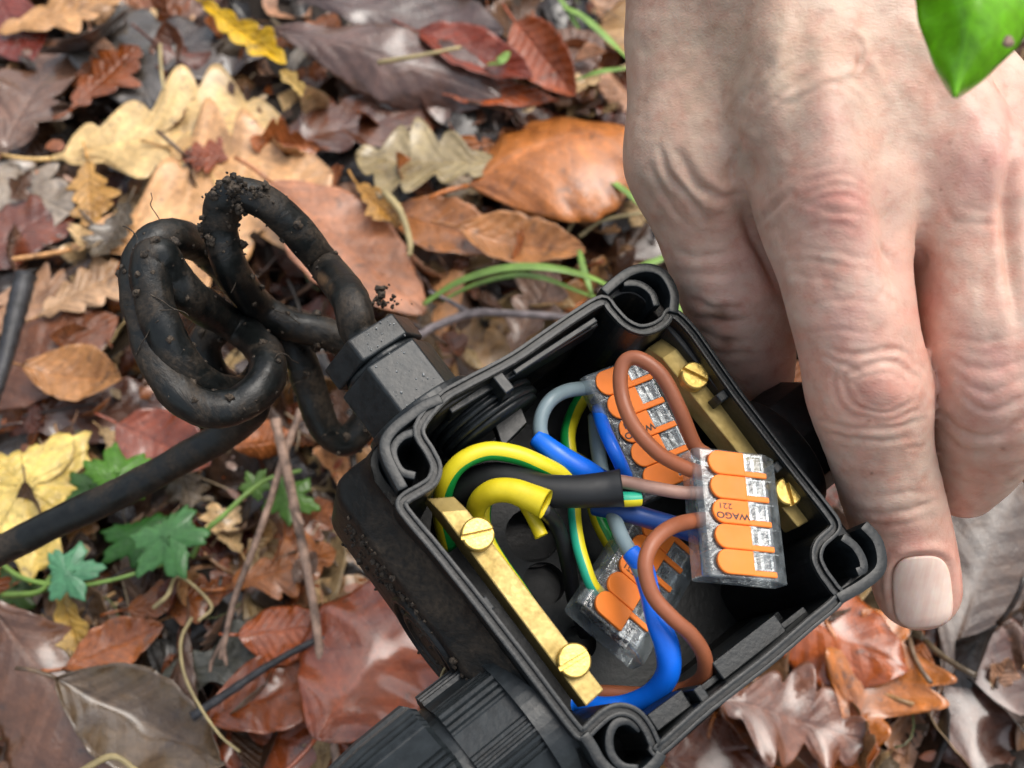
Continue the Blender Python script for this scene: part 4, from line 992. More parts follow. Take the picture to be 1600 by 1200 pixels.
# ================================================================ LEAVES
def leaf_grid(kind, L, W, seed, nt=40, ns=10, curl=0.0, cup=0.0, wave=1.0, fold=0.0, twist=0.0):
    """millimetres, stalk end at -L/2 on x, face up; returns vertices, faces, uv"""
    rnd = random.Random(seed); ph = [rnd.uniform(0, 6.28) for _ in range(8)]
    v = []; uv = []; f = []
    if kind == 'maple':           # palmate outline, polar grid
        na = 84; nr = 9; v.append((0, 0, 0)); uv.append((.5, .5))
        for r in range(1, nr+1):
            for k in range(na):
                th = -math.pi+2*math.pi*k/na
                lobe = max(math.exp(-((th-c)/w)**2)*a for c, w, a in ((0, .46, 1), (1.05, .42, .84), (-1.05, .42, .84), (2.1, .5, .62), (-2.1, .5, .62)))
                rr = (.40+.60*lobe)*(1+.07*math.sin(th*17+ph[0])+.04*math.sin(th*31+ph[1]))
                R = L*.5*rr*r/nr
                x, y = R*math.cos(th), R*math.sin(th)*W/L*1.1
                z = cup*(r/nr)**2*L*.25+wave*1.6*math.sin(x*.11+ph[2])*math.sin(y*.13+ph[3])+curl*.012*x*x*.5
                v.append((x-L*.15, y, z)); uv.append((r/nr*.5+.2, .5+.5*(((th+math.pi)/(2*math.pi)*5) % 1-.5)))
        for k in range(na): f.append((0, 1+k, 1+(k+1) % na))
        for r in range(nr-1):
            for k in range(na):
                a = 1+r*na; f.append((a+k, a+na+k, a+na+(k+1) % na, a+(k+1) % na))
        return v, f, uv
    if kind == 'oak': nt = 64
    for i in range(nt+1):
        t = i/nt
        if kind == 'beech':
            w = (math.sin(math.pi*min(1, t**.95))**.72)*.5
        elif kind == 'oak':
            env = .12+.95*math.sin(math.pi*min(1, max(0, .04+.93*t))**1.25)
            w = env*.5*(.50+.50*abs(math.sin(math.pi*(t*4.6+.1)))**.75)
            if t > .93: w *= math.sqrt(max(0, (1-t)/.07))
            if t < .05: w = .03+.2*t
        elif kind == 'chestnut':
            w = .5*math.sin(math.pi*t**1.5)**.85*(1+.05*(((t*16) % 1)-.5)*2)+.01
        elif kind == 'piece':
            w = .5*math.sin(math.pi*t)**.5*(.8+.25*math.sin(t*9+ph[0])+.15*math.sin(t*23+ph[1]))
        for j in range(-ns, ns+1):
            s = j/ns; ww = w
            if kind == 'oak': ww = w*(1+.22*math.sin(t*9+ph[0]+(0 if s > 0 else 2))) if t < .95 else w
            if kind == 'oak' and s < 0:
                tt = min(1, max(0, t+.03)); ww *= .92+.16*math.sin(tt*14+ph[3])
            if kind in ('beech',): ww = w*(1+.02*math.sin(t*40+ph[2]))
            ww = ww*(1+.07*math.sin(t*6+ph[4]+(1.5 if s > 0 else 0)))
            y = s*ww*W
            lean = {'oak': .26, 'beech': .06, 'chestnut': .1, 'piece': .1}[kind]
            x = (t-.5)*L+abs(s)*ww*W*lean*(1-t)*1.6
            z = cup*W*.5*(abs(s)**1.6)*(ww*2)+fold*abs(y)
            z += wave*(.020*L*math.sin(x*6.3/L+ph[5])*abs(s)*math.sin(t*11+ph[6]+(s > 0)*2)+.012*L*math.sin(t*5+ph[7])+.012*W*math.sin(t*34+ph[1])*abs(s)**2)
            if curl:              # roll along the length
                R = L/curl; a = x/R; x2 = R*math.sin(a)-math.sin(a)*z; z = R*(1-math.cos(a))+z*math.cos(a); x = x2
            if twist:
                a = twist*(t-.5); y, z = y*math.cos(a)-z*math.sin(a), y*math.sin(a)+z*math.cos(a)
            v.append((x, y, z)); uv.append((t, s*.5+.5))
    m = 2*ns+1
    for i in range(nt):
        for j in range(m-1): f.append((i*m+j, (i+1)*m+j, (i+1)*m+j+1, i*m+j+1))
    # stalk
    if kind != 'piece':
        b = len(v); x0, y0, z0 = v[ns]
        for k in range(5):
            q = k/4; cx = x0-q*L*.2; cy = y0+q*q*L*.05*math.sin(ph[0]); cz = z0-.5+q*2; r = max(.35, L*.008)
            for a in range(5): v.append((cx, cy+r*math.cos(a*1.257), cz+r*math.sin(a*1.257))); uv.append((.0, .5))
        for k in range(4):
            for a in range(5): f.append((b+k*5+a, b+k*5+(a+1) % 5, b+(k+1)*5+(a+1) % 5, b+(k+1)*5+a))
    return v, f, uv
def leaf_mesh(name, grid, mat_, thick=.22):
    v, f, uv = grid
    me = bpy.data.meshes.new(name); me.from_pydata([(x*.001, y*.001, z*.001) for x, y, z in v], [], f); me.materials.append(mat_)
    me.polygons.foreach_set('use_smooth', [True]*len(f))
    ul = me.uv_layers.new(name='UVMap'); li = np.zeros(len(me.loops), dtype=np.int32); me.loops.foreach_get('vertex_index', li)
    ul.data.foreach_set('uv', np.asarray(uv)[li].ravel()); me.update(); return me
def srgb(c): return tuple(((x/255+.055)/1.055)**2.4 if x > 10 else x/255/12.92 for x in c)
HERO = []
def desat(c, k=-.12, g=.86):
    c = (c[0]*.99, c[1]*.97, c[2]*(.74 if c[0] < .5 or c[2] < .1 else .85))
    l = .25*c[0]+.6*c[1]+.15*c[2]; return tuple(max(.003, min(1, (x+(l-x)*k)*g)) for x in c)
def place_leaf(me, name, loc, rz, rx, ry, col, label=None, cat='leaf', group=None, scale=1):
    o = bpy.data.objects.new(name, me); COL.objects.link(o)
    o.location = loc; o.rotation_euler = Euler((rx, ry, rz), 'XYZ'); o.scale = (scale,)*3
    o.color = (*col, 1)
    s = o.modifiers.new('thickness', 'SOLIDIFY'); s.thickness = .00025
    tag(o, label, cat, group); return o
def hero(kind, px, py, z, Lpx, Wpx, ang, col, label, seed, tx=0, ty=0, name=None, m='leaf', nm=None, **k):
    """px,py centre in the photo; Lpx, Wpx size in photo pixels at the ground; ang degrees anticlockwise"""
    p = G(px, py, z); d = -w2c(p)[2]; s = d/F
    me = leaf_mesh(name or kind+'_leaf', leaf_grid(kind, Lpx*s*1.04, Wpx*s*1.08, seed, **k), M[m])
    o = place_leaf(me, name or {'piece': 'torn_leaf', 'maple': 'maple_leaf'}.get(kind, kind+'_leaf'), p, math.radians(ang), math.radians(tx), math.radians(ty), desat(srgb(col)), label)
    HERO.append((px, py, nm or label)); return o
H = hero
H('oak', 262, 215, 14, 350, 190, 12, (246, 216, 168), 'pale yellow lobed oak leaf lying upper left behind the cable coil', 3, tx=4, nm='the pale yellow oak leaf', cup=.15)
H('oak', 320, 330, 19, 400, 290, 20, (240, 192, 150), 'peach coloured oak leaf just behind the black cable loop', 11, nm='the peach oak leaf', cup=.1)
H('oak', 350, 245, 17, 190, 110, -14, (214, 176, 128), 'rounded tan oak leaf tip over the rusty hollow right of the pale yellow oak leaf', 15, cup=.2, nm='the tan oak tip')
H('oak', 335, 240, 21, 100, 60, 190, (150, 74, 40), 'small rusty red oak lobe on top of the pale yellow oak leaf', 16, cup=.1, nm='the rusty oak lobe')
H('beech', 540, 385, 25, 330, 150, -42, (190, 130, 100), 'smooth dusty pink beech leaf behind the arched cable', 5, tx=-8, ty=6, cup=.12, nm='the dusty pink beech leaf', wave=.4)
H('beech', 885, 218, 32, 330, 262, 20, (206, 132, 84), 'large curved orange brown beech leaf beside the left edge of the hand', 6, tx=-16, ty=4, cup=-.35, curl=-.9, nm='the orange brown beech leaf', wave=.7)
H('oak', 672, 252, 24, 225, 150, 176, (168, 152, 128), 'grey beige scallop edged oak leaf left of the orange brown beech leaf', 8, tx=5, cup=.15, nm='the grey beige oak leaf')
H('chestnut', 590, 85, 26, 400, 130, -20, (112, 84, 84), 'long grey purple chestnut leaf arching across the top of the litter', 9, tx=22, cup=-.3, nm='the grey purple chestnut leaf', curl=-.6, m='wet', wave=2.2)
H('chestnut', 620, 22, 18, 330, 120, -12, (84, 58, 58), 'dark purple ribbed chestnut leaf at the top edge above the grey purple one', 19, tx=15, cup=-.2, nm='the dark purple chestnut leaf', m='wet', wave=2.2)
H('oak', 378, 50, 34, 200, 46, -42, (255, 214, 0), 'bright yellow narrow oak leaf at the top of the litter', 21, tx=20, fold=.3, nm='the bright yellow leaf', cup=.2)
H('piece', 462, 132, 26, 75, 26, -50, (226, 196, 130), 'small cream folded leaf end below the bright yellow leaf', 22, fold=.5)
H('oak', 560, 195, 12, 300, 170, 24, (104, 62, 48), 'dark brown broad oak leaf between the yellow leaf and the grey beige oak leaf', 23, nm='the dark brown oak leaf', cup=-.1, m='wet', wave=2.2)
H('beech', 190, 75, 14, 290, 150, -60, (84, 78, 82), 'slate grey wet beech leaf near the top left', 24, nm='the slate grey beech leaf', m='wet', wave=2.2)
H('beech', 300, 75, 9, 260, 130, 10, (62, 44, 38), 'very dark brown beech leaf beneath the bright yellow leaf', 25, nm='the very dark brown leaf', m='wet', wave=2.2)
H('oak', 60, 140, 15, 260, 150, 78, (124, 92, 84), 'mauve brown oak leaf at the upper left edge', 26, nm='the mauve brown oak leaf', m='wet', wave=2.2)
H('oak', 25, 290, 12, 230, 120, -30, (176, 164, 168), 'wet silvery oak leaf at the left edge', 27, nm='the silvery oak leaf', m='wet', wave=2.2)
H('oak', 165, 120, 20, 150, 90, 60, (140, 78, 48), 'rust coloured oak leaf with pointed lobes above the pale yellow oak leaf', 28)
H('beech', 40, 360, 12, 210, 110, 50, (120, 62, 44), 'reddish brown beech leaf at the left edge below the silvery one', 29, m='wet', wave=2.2)
H('oak', 140, 300, 16, 140, 70, -75, (206, 160, 98), 'small ochre oak leaf left of the peach oak leaf', 30)
H('beech', 60, 560, 14, 260, 140, 35, (132, 84, 66), 'brown beech leaf at the left edge above the leaving cable', 31, nm='the brown beech leaf by the cable')
H('beech', 120, 590, 20, 160, 90, -8, (196, 146, 106), 'light tan curled beech leaf left of the cable coil', 32, cup=.4, curl=1.0, nm='the tan curled leaf')
H('beech', 160, 640, 10, 220, 110, 12, (88, 56, 46), 'umber beech leaf under the cable coil on its left', 33, m='wet', wave=2.2)
H('beech', 255, 695, 24, 170, 105, -25, (146, 70, 44), 'glossy red brown beech leaf below the coil above the ivy', 34, cup=.3, nm='the glossy red beech leaf', m='wet', wave=2.2)
H('maple', 45, 800, 22, 300, 260, -70, (242, 218, 140), 'pale yellow maple leaf at the left edge behind the leaving cable', 35, tx=-6, nm='the pale yellow maple leaf', wave=.6)
H('piece', 110, 975, 22, 150, 46, -62, (216, 180, 108), 'tan pointed leaf strip hanging below the pale yellow maple leaf', 36, fold=.4)
H('chestnut', 85, 1080, 26, 400, 210, -48, (120, 82, 68), 'large wet brown chestnut leaf in the lower left corner', 37, cup=-.3, ty=12, nm='the large wet chestnut leaf', wave=2.4, m='wet')
H('beech', 225, 1130, 30, 300, 130, -24, (112, 92, 78), 'curled grey brown beech leaf right of the large wet chestnut leaf', 38, cup=.55, curl=.9, nm='the curled grey brown leaf', m='wet', wave=2.2)
H('beech', 180, 1010, 24, 150, 70, 25, (186, 112, 70), 'small copper leaf lying above the large wet chestnut leaf', 39, cup=.4, m='wet', wave=2.2)
H('beech', 440, 985, 26, 130, 90, 6, (190, 98, 42), 'small rounded orange brown leaf between the two upright twigs and the box', 40, cup=-.35, nm='the small orange brown leaf', m='wet', wave=2.2)
H('beech', 590, 1010, 34, 330, 210, 62, (156, 80, 56), 'large wet copper beech leaf against the left side of the box', 41, cup=-.2, wave=2.4, nm='the wet copper beech leaf', ty=13, m='wet')
H('beech', 440, 1080, 20, 230, 110, 22, (160, 84, 46), 'wet chestnut brown leaf with a bright sheen below the small orange brown leaf', 42, cup=.2, nm='the sheen leaf', m='wet', wave=2.2)
H('beech', 420, 1150, 14, 260, 120, -12, (150, 76, 46), 'copper brown leaf at the bottom edge beside the ribbed gland', 43, m='wet', wave=2.2)
H('piece', 370, 1030, 17, 230, 110, 15, (92, 94, 96), 'slate coloured torn leaf under the dark stick', 44)
H('oak', 440, 890, 16, 170, 90, 20, (176, 110, 66), 'tan oak leaf right of the ivy leaves', 45)
H('oak', 270, 940, 16, 150, 80, 10, (150, 88, 50), 'brown pointed oak leaf below the ivy leaves', 46)
H('beech', 1300, 985, 26, 240, 150, -30, (186, 96, 36), 'glossy amber leaf between the box corner and the fingertip', 47, cup=-.3, nm='the glossy amber leaf', wave=2.4, m='wet')
H('oak', 1230, 1120, 30, 260, 150, -14, (140, 92, 80), 'lilac brown oak leaf with a wet shine below the right side of the box', 48, nm='the lilac brown oak leaf', wave=2.4, ty=10, m='wet')
H('oak', 1350, 1090, 20, 300, 170, 62, (196, 118, 52), 'orange oak leaf with curling lobes below the fingertip', 49, cup=.2, nm='the orange oak leaf', wave=2.4, m='wet')
H('chestnut', 1540, 890, 24, 380, 190, 62, (84, 62, 52), 'large wet grey brown veined leaf right of the fingertip', 50, cup=-.25, tx=6, nm='the grey veined leaf', wave=.4, m='wet', ty=-10)
H('chestnut', 1530, 1110, 16, 360, 190, 72, (92, 54, 42), 'dark red brown veined leaf in the lower right corner', 51, cup=-.15, nm='the dark veined corner leaf', m='wet', wave=2.2)
H('beech', 1130, 1175, 14, 190, 110, 8, (96, 52, 38), 'dark maroon leaf at the bottom edge right of the box', 52)
H('beech', 700, 360, 18, 190, 100, -22, (186, 128, 96), 'pinkish brown leaf below the grey beige oak leaf', 53, nm='the pinkish leaf', cup=.3)
H('beech', 815, 385, 22, 200, 90, -14, (202, 146, 104), 'light brown curled leaf below the orange brown beech leaf', 54, cup=.5, curl=.8)
H('oak', 590, 320, 28, 110, 46, -50, (210, 160, 92), 'small golden curled oak leaf left of the grey beige oak leaf', 55, fold=.5)
H('beech', 740, 85, 22, 200, 80, -28, (138, 56, 34), 'red brown narrow leaf right of the chestnut leaves', 56, cup=.4, nm='the red narrow leaf')
H('beech', 850, 90, 22, 180, 80, -60, (176, 92, 60), 'coppery leaf standing on edge above the orange brown beech leaf', 57, cup=.5, tx=30)
H('beech', 890, 80, 14, 120, 100, 30, (130, 98, 92), 'rounded mauve leaf near the top left of the hand', 58)
H('beech', 760, 140, 14, 220, 60, -10, (170, 84, 34), 'orange brown sliver of a leaf above the orange brown beech leaf', 59)
H('oak', 90, 20, 18, 200, 90, 24, (216, 168, 124), 'light tan oak leaf at the top left edge', 60, nm='the light tan oak leaf')
H('beech', 20, 40, 14, 180, 90, -60, (122, 46, 34), 'dark red leaf in the top left corner', 61)
H('beech', 1590, 760, 6, 240, 120, 50, (62, 50, 46), 'blackish brown leaf at the right edge below the curled finger', 62)
H('beech', 730, 560, 6, 260, 150, 30, (196, 160, 124), 'cream brown leaf behind the upper left wall of the box', 63, nm='the cream brown leaf')
H('beech', 1585, 60, 2, 220, 150, 70, (96, 44, 30), 'deep brown leaf right of the wrist', 64)
H('oak', 40, 480, 12, 210, 110, 5, (188, 150, 128), 'pale pinkish oak leaf near the left edge beside the cable coil', 65)
H('oak', 130, 455, 18, 150, 90, 35, (204, 168, 140), 'pale buff oak leaf just left of the cable coil', 66)

# fillers: many more single leaves filling the gaps; kinds built once, then copied
random.seed(12)
KINDS = []
for i, (kd, L, W, cu, cp, wv) in enumerate([('beech', 62, 38, .8, .5, 1.6), ('beech', 54, 34, -1.2, -.5, 2), ('oak', 78, 46, .6, .4, 1.8), ('oak', 66, 40, -.9, -.35, 2.4),
        ('oak', 90, 50, .9, .35, 1), ('beech', 70, 40, 1.6, .5, 1), ('chestnut', 110, 46, .6, -.3, 1), ('piece', 46, 28, .8, .3, 1.5), ('piece', 34, 22, 0, -.4, 2), ('beech', 60, 36, 0, .9, .6)]):
    KINDS.append((kd, leaf_mesh(kd+'_leaf', leaf_grid(kd, L, W, 100+i, nt=26, ns=6, curl=cu, cup=cp, wave=wv), M['leaf'])))
PAL = [('tan', (200, 156, 118)), ('rust brown', (140, 82, 54)), ('dark brown', (66, 46, 38)), ('mauve brown', (118, 92, 86)), ('pale buff', (222, 194, 158)), ('reddish brown', (118, 60, 44)),
       ('grey brown', (118, 104, 96)), ('copper', (166, 100, 64)), ('blackish', (42, 34, 33)), ('pinkish tan', (200, 156, 134)), ('orange brown', (176, 104, 52)), ('brown', (100, 68, 54))]
FILL = []
for i in range(640):
    px = random.uniform(-40, 1640); py = random.uniform(-40, 1240)
    z = random.uniform(-9, 6); kd, me = random.choice(KINDS); cn, c = random.choices(PAL, weights=[3, 2.4, 4, 2.4, 3, 2, 2.4, 2, 3, 2.6, .8, 3.4])[0]
    g_ = random.uniform(.5, 1.2); cc = tuple(min(1, x*g_*random.uniform(.93, 1.07)) for x in desat(srgb(c)))
    loc = G(px, py, z); sc_ = random.uniform(.42, .95) if px < 950 else random.uniform(.7, 1.1)
    o = place_leaf(me, {'piece': 'torn_leaf'}.get(kd, kd+'_leaf'), loc, random.uniform(0, 6.28), math.radians(random.gauss(0, 19)), math.radians(random.gauss(0, 19)), cc, scale=sc_)
    FILL.append((o, px, py, kd, cn, sc_))
for i in range(330):              # small curled bits lying on top of the big leaves
    px = random.uniform(-20, 1620); py = random.uniform(-20, 1220)
    kd, me = random.choice(KINDS); cn, c = random.choices(PAL, weights=[4, 3, 3, 2, 4, 2, 2, 3, 1, 3, 2, 3])[0]
    g_ = random.uniform(.6, 1.35); cc = tuple(min(1, x*g_) for x in desat(srgb(c)))
    sc_ = random.uniform(.2, .5)
    o = place_leaf(me, {'piece': 'torn_leaf'}.get(kd, kd+'_leaf'), G(px, py, random.uniform(4, 20)), random.uniform(0, 6.28), math.radians(random.gauss(0, 30)), math.radians(random.gauss(0, 30)), cc, scale=sc_)
    FILL.append((o, px, py, kd, cn, sc_))

def litter_stuff():
    rnd = random.Random(4); v = []; f = []; uv = []; cols = []
    base = [leaf_grid(k, L, W, 200+i, nt=12, ns=3, curl=c, cup=cp) for i, (k, L, W, c, cp) in enumerate([('beech', 55, 34, .5, .3), ('piece', 30, 18, .6, .4), ('piece', 20, 12, 0, .4), ('beech', 45, 30, -.8, -.3), ('piece', 40, 26, 1, .2)])]
    for i in range(7600):
        g = rnd.choice(base); a = rnd.uniform(0, 6.28)
        x0 = rnd.gauss(0, .42); y0 = .18+rnd.gauss(0, .42); z0 = rnd.uniform(-.014, .002)
        R = Euler((rnd.gauss(0, .35), rnd.gauss(0, .35), a)).to_matrix(); s = rnd.uniform(.4, 1.0)*.001*(1.5 if abs(x0) > .27 or y0 > .52 or y0 < 0 else 1)
        q = np.asarray(g[0])@np.array(R).T*s+np.array([x0, y0, z0]); b = len(v)
        v += q.tolist(); f += [tuple(k+b for k in t) for t in g[1]]; uv += g[2]
        c = desat(srgb(rnd.choice(PAL)[1])); g_ = rnd.uniform(.4, 1.1); c = tuple(x*g_ for x in c); cols += [(*c, 1)]*len(q)
    o = mk('leaf_litter', v, f, M['leaf_bits'], space='w', uv=uv, kind='stuff', at=(0, 0, 0))
    ca = o.data.color_attributes.new('tint', 'FLOAT_COLOR', 'POINT'); ca.data.foreach_set('color', np.array(cols).ravel())
    tag(o, 'mass of small broken brown leaf fragments covering the soil', 'leaf litter')
    v = []; f = []
    for i in range(2600):          # crumbs of earth
        x0 = rnd.gauss(.0, .2); y0 = .2+rnd.gauss(0, .2); r = rnd.uniform(.0008, .0035); b = len(v); z0 = rnd.uniform(-.012, .001)
        for p in ((1, 0, 0), (-1, 0, 0), (0, 1, 0), (0, -1, 0), (0, 0, 1), (0, 0, -1)): v.append((x0+p[0]*r*rnd.uniform(.5, 1), y0+p[1]*r*rnd.uniform(.5, 1), z0+p[2]*r*rnd.uniform(.5, 1)))
        f += [tuple(b+k for k in t) for t in ((0, 2, 4), (2, 1, 4), (1, 3, 4), (3, 0, 4), (2, 0, 5), (1, 2, 5), (3, 1, 5), (0, 3, 5))]
    o = mk('soil_crumbs', v, f, M['soil'], space='w', kind='stuff', at=(0, 0, 0), smooth=False)
    tag(o, 'dark crumbs of earth scattered among the leaves', 'soil')
litter_stuff()
def debris():
    rnd = random.Random(77); v = []; f = []; uv = []; cols = []
    for i in range(1500):
        p = G(rnd.uniform(-100, 1700), rnd.uniform(-80, 1280), rnd.uniform(2, 15)); L = rnd.uniform(2, 10); W = L*rnd.uniform(.25, .8); b = len(v)
        R = np.array(Euler((rnd.gauss(0, .6), rnd.gauss(0, .6), rnd.uniform(0, 6.28))).to_matrix()); n = 7
        ring = [(L*.5*math.cos(2*math.pi*k/n)*rnd.uniform(.6, 1.2), W*.5*math.sin(2*math.pi*k/n)*rnd.uniform(.6, 1.2), rnd.uniform(-.6, .6)) for k in range(n)]
        q = np.array([(0, 0, .4)]+ring)@R.T*.001+p; v += q.tolist(); f += [(b, b+1+k, b+1+(k+1) % n) for k in range(n)]; uv += [(.5, .3)]*(n+1)
        c = srgb(rnd.choice(PAL)[1]); g = rnd.uniform(.3, 1.1); cols += [(c[0]*g, c[1]*g, c[2]*g*.9, 1)]*(n+1)
    for i in range(420):          # thin stalks and rootlets
        p = G(rnd.uniform(-100, 1700), rnd.uniform(-80, 1280), rnd.uniform(2, 13)); L = rnd.uniform(8, 38)*.001; a = rnd.uniform(0, 6.28); k2 = rnd.uniform(-1.6, 1.6); P = []
        for k in range(6):
            t = k/5; P.append(p+np.array([math.cos(a+k2*t), math.sin(a+k2*t), rnd.uniform(-.08, .08)])*L*t)
        v2, f2 = sweep(np.array(P), rnd.uniform(.00018, .0005), 5); b = len(v); v += [tuple(x) for x in v2]; f += [tuple(x+b for x in q) for q in f2]; uv += [(.5, .3)]*len(v2)
        c = rnd.choice([(.30, .20, .11), (.10, .06, .04), (.42, .32, .2), (.05, .035, .03), (.2, .24, .08)]); cols += [(*c, 1)]*len(v2)
    o = mk('leaf_crumbs', v, f, M['leaf_bits'], space='w', uv=uv, kind='stuff', at=(0, 0, 0))
    ca = o.data.color_attributes.new('tint', 'FLOAT_COLOR', 'POINT'); ca.data.foreach_set('color', np.array(cols).ravel())
    tag(o, 'scattered crumbs of leaf, stalks and fine rootlets lying on the litter', 'litter crumbs')
debris()

# ================================================================ TWIGS, STEMS, GRASS, IVY
def stick(name, pts, rpx, matn, label, cat, z=None, sub=None, parent=None, seg=9):
    """pts: (px,py,z mm); rpx radius in photo px"""
    P = np.array([G(*p) for p in pts]); P = spline(P, 8); d = -w2c(P)[:, 2].mean()
    r0 = rpx*d/F*.001; n = len(P); rnd = random.Random(len(label or name)+len(pts)); kn = [rnd.uniform(-.12, .25) for _ in range(n)]
    rad = np.linspace(r0*1.05, r0*.7, n)*(1+np.array(kn)*.5)
    v, f = sweep(P, rad, seg)
    if sub:
        for s in sub:
            Q = spline(np.array([G(*p) for p in s]), 6); v2, f2 = sweep(Q, np.linspace(r0*.7, r0*.35, len(Q)), seg); b = len(v); v = v+v2; f = f+[tuple(k+b for k in t) for t in f2]
    return mk(name, v, f, M[matn], parent, space='w', label=label, cat=cat)
stick('twig', [(430, 655, 52), (445, 720, 48), (462, 800, 42), (478, 880, 38), (492, 960, 34), (505, 1060, 30), (520, 1150, 26), (530, 1230, 20)], 8, 'twig', 'pinkish brown upright twig between the ivy and the box, the right one of two', 'twig', sub=[[(455, 790, 42), (470, 815, 44), (474, 822, 44)]])
stick('twig', [(470, 640, 44), (445, 710, 42), (420, 790, 38), (395, 860, 36), (365, 940, 32), (345, 1030, 28)], 6, 'twig', 'thinner leaning brown twig right of the ivy, forked at its lower end', 'twig', sub=[[(348, 1010, 29), (352, 1030, 29), (354, 1040, 28)], [(350, 1000, 29), (332, 1030, 28), (328, 1050, 27)]])
stick('twig', [(600, 560, 30), (660, 520, 30), (735, 490, 31), (800, 490, 30), (875, 495, 27), (960, 505, 22)], 7, 'twig_grey', 'pale grey forked twig behind the upper left wall of the box', 'twig', sub=[[(735, 490, 31), (705, 472, 32), (670, 455, 32)]])
stick('twig', [(300, 1120, 34), (360, 1080, 34), (420, 1040, 33), (490, 1003, 31), (540, 995, 28)], 7, 'twig_dark', 'thin dark wet stick lying across the leaves at lower left', 'stick')
stick('stick', [(40, 430, 40), (22, 500, 38), (5, 570, 36), (-20, 640, 34)], 16, 'twig_dark', 'thick dark stick at the left edge of the picture', 'stick')
stick('stem', [(300, 965, 40), (283, 1000, 42), (287, 1050, 44), (310, 1100, 42), (345, 1150, 40), (375, 1175, 38)], 3, 'grass_dry', 'very thin curved dry stem at the lower left below the ivy', 'stem', seg=6)
stick('stem', [(240, 950, 32), (262, 930, 34), (280, 900, 30), (330, 945, 28), (310, 970, 30)], 3.5, 'grass_dry', 'tan curling dry tendril beside the pale yellow maple leaf', 'stem', seg=6)
stick('stem', [(120, 1210, 52), (175, 1182, 54), (215, 1205, 52)], 6, 'grass_dry', 'dry straw coloured stem arching over the bottom left edge', 'stem', seg=6)
stick('stem', [(590, 98, 40), (650, 88, 41), (720, 74, 40)], 4, 'grass_dry', 'dry straw stalk lying on the grey purple chestnut leaf', 'stem', seg=6)
stick('stem', [(250, 70, 30), (252, 110, 30), (256, 140, 30)], 3, 'grass_dry', 'tiny pale stalk upright before the very dark brown leaf', 'stem', seg=6)
stick('stem', [(600, 300, 30), (625, 330, 32), (640, 375, 32), (640, 400, 30)], 6, 'grass_dry', 'yellowish leaf stalk below the golden curled oak leaf', 'stem', seg=6)
stick('stem', [(880, 370, 20), (915, 320, 24), (960, 290, 26), (1010, 262, 24)], 4, 'grass_dry', 'straw stem crossing behind the edge of the hand', 'stem', seg=6)
stick('stem', [(905, 370, 22), (940, 345, 24), (990, 335, 24), (1040, 328, 22)], 3.5, 'grass_dry', 'dry brown stem left of the little finger', 'stem', seg=6)
def blade(pts, wpx, matn, label, cat='grass blade'):
    P = spline(np.array([G(*p) for p in pts]), 8); d = -w2c(P)[:, 2].mean(); n = len(P)
    w = wpx*d/F*.0005*np.sin(np.linspace(.35, math.pi*.97, n))**.5
    T = np.gradient(P, axis=0); T /= np.linalg.norm(T, axis=1)[:, None]; S = np.cross(T, np.array([0, .25, 1.])); S /= np.linalg.norm(S, axis=1)[:, None]
    v = []; f = []
    for i in range(n):
        up = np.cross(S[i], T[i])
        v += [P[i]-S[i]*w[i], P[i]+up*w[i]*.35*-1, P[i]+S[i]*w[i]]
    for i in range(n-1):
        for j in range(2): f.append((i*3+j, i*3+j+1, i*3+3+j+1, i*3+3+j))
    o = mk('grass_blade', v, f, M[matn], space='w', label=label, cat=cat)
    s = o.modifiers.new('thickness', 'SOLIDIFY'); s.thickness = .0003
    return o
blade([(660, 475, 34), (720, 438, 44), (790, 418, 50), (860, 418, 50), (920, 432, 44), (960, 450, 36)], 16, 'grass', 'bluish green grass blade arching highest behind the top of the box')
blade([(690, 470, 30), (740, 445, 40), (800, 430, 46), (850, 434, 46), (905, 455, 38), (950, 470, 30)], 11, 'grass', 'yellow green grass blade just under the highest arching one behind the box')
blade([(905, 390, 30), (912, 420, 36), (925, 460, 36)], 10, 'grass', 'short upright grass blade crossing the two arched ones')
blade([(1000, 235, 30), (1005, 280, 30), (1012, 320, 26)], 8, 'grass', 'thin yellowish grass blade at the left edge of the hand')
blade([(945, 275, 30), (980, 300, 34), (1020, 335, 34), (1045, 358, 28)], 12, 'grass', 'green grass blade slanting down to the little finger')
blade([(1060, 390, 26), (1030, 405, 30), (1000, 418, 30), (960, 455, 22)], 12, 'grass', 'green grass blade left of the little finger above the box corner')
blade([(880, 10, 30), (910, 25, 34), (950, 60, 34), (985, 95, 26)], 13, 'grass', 'pale green grass blade near the top left of the hand')
blade([(870, -10, 26), (890, 20, 30), (905, 45, 30)], 9, 'grass', 'short green blade at the top edge left of the hand')
blade([(900, 125, 24), (935, 112, 30), (985, 105, 28)], 12, 'grass', 'yellow green blade lying above the orange brown beech leaf')
blade([(760, 100, 24), (780, 95, 30), (795, 80, 26)], 18, 'grass', 'small bright green blade right of the chestnut leaves')
blade([(1040, 560, 10), (1055, 500, 24), (1070, 450, 18)], 14, 'grass', 'green blade between the box corner and the little finger')
blade([(1590, 690, 14), (1560, 740, 22), (1600, 770, 12)], 16, 'grass', 'dark green blade at the right edge by the curled finger')
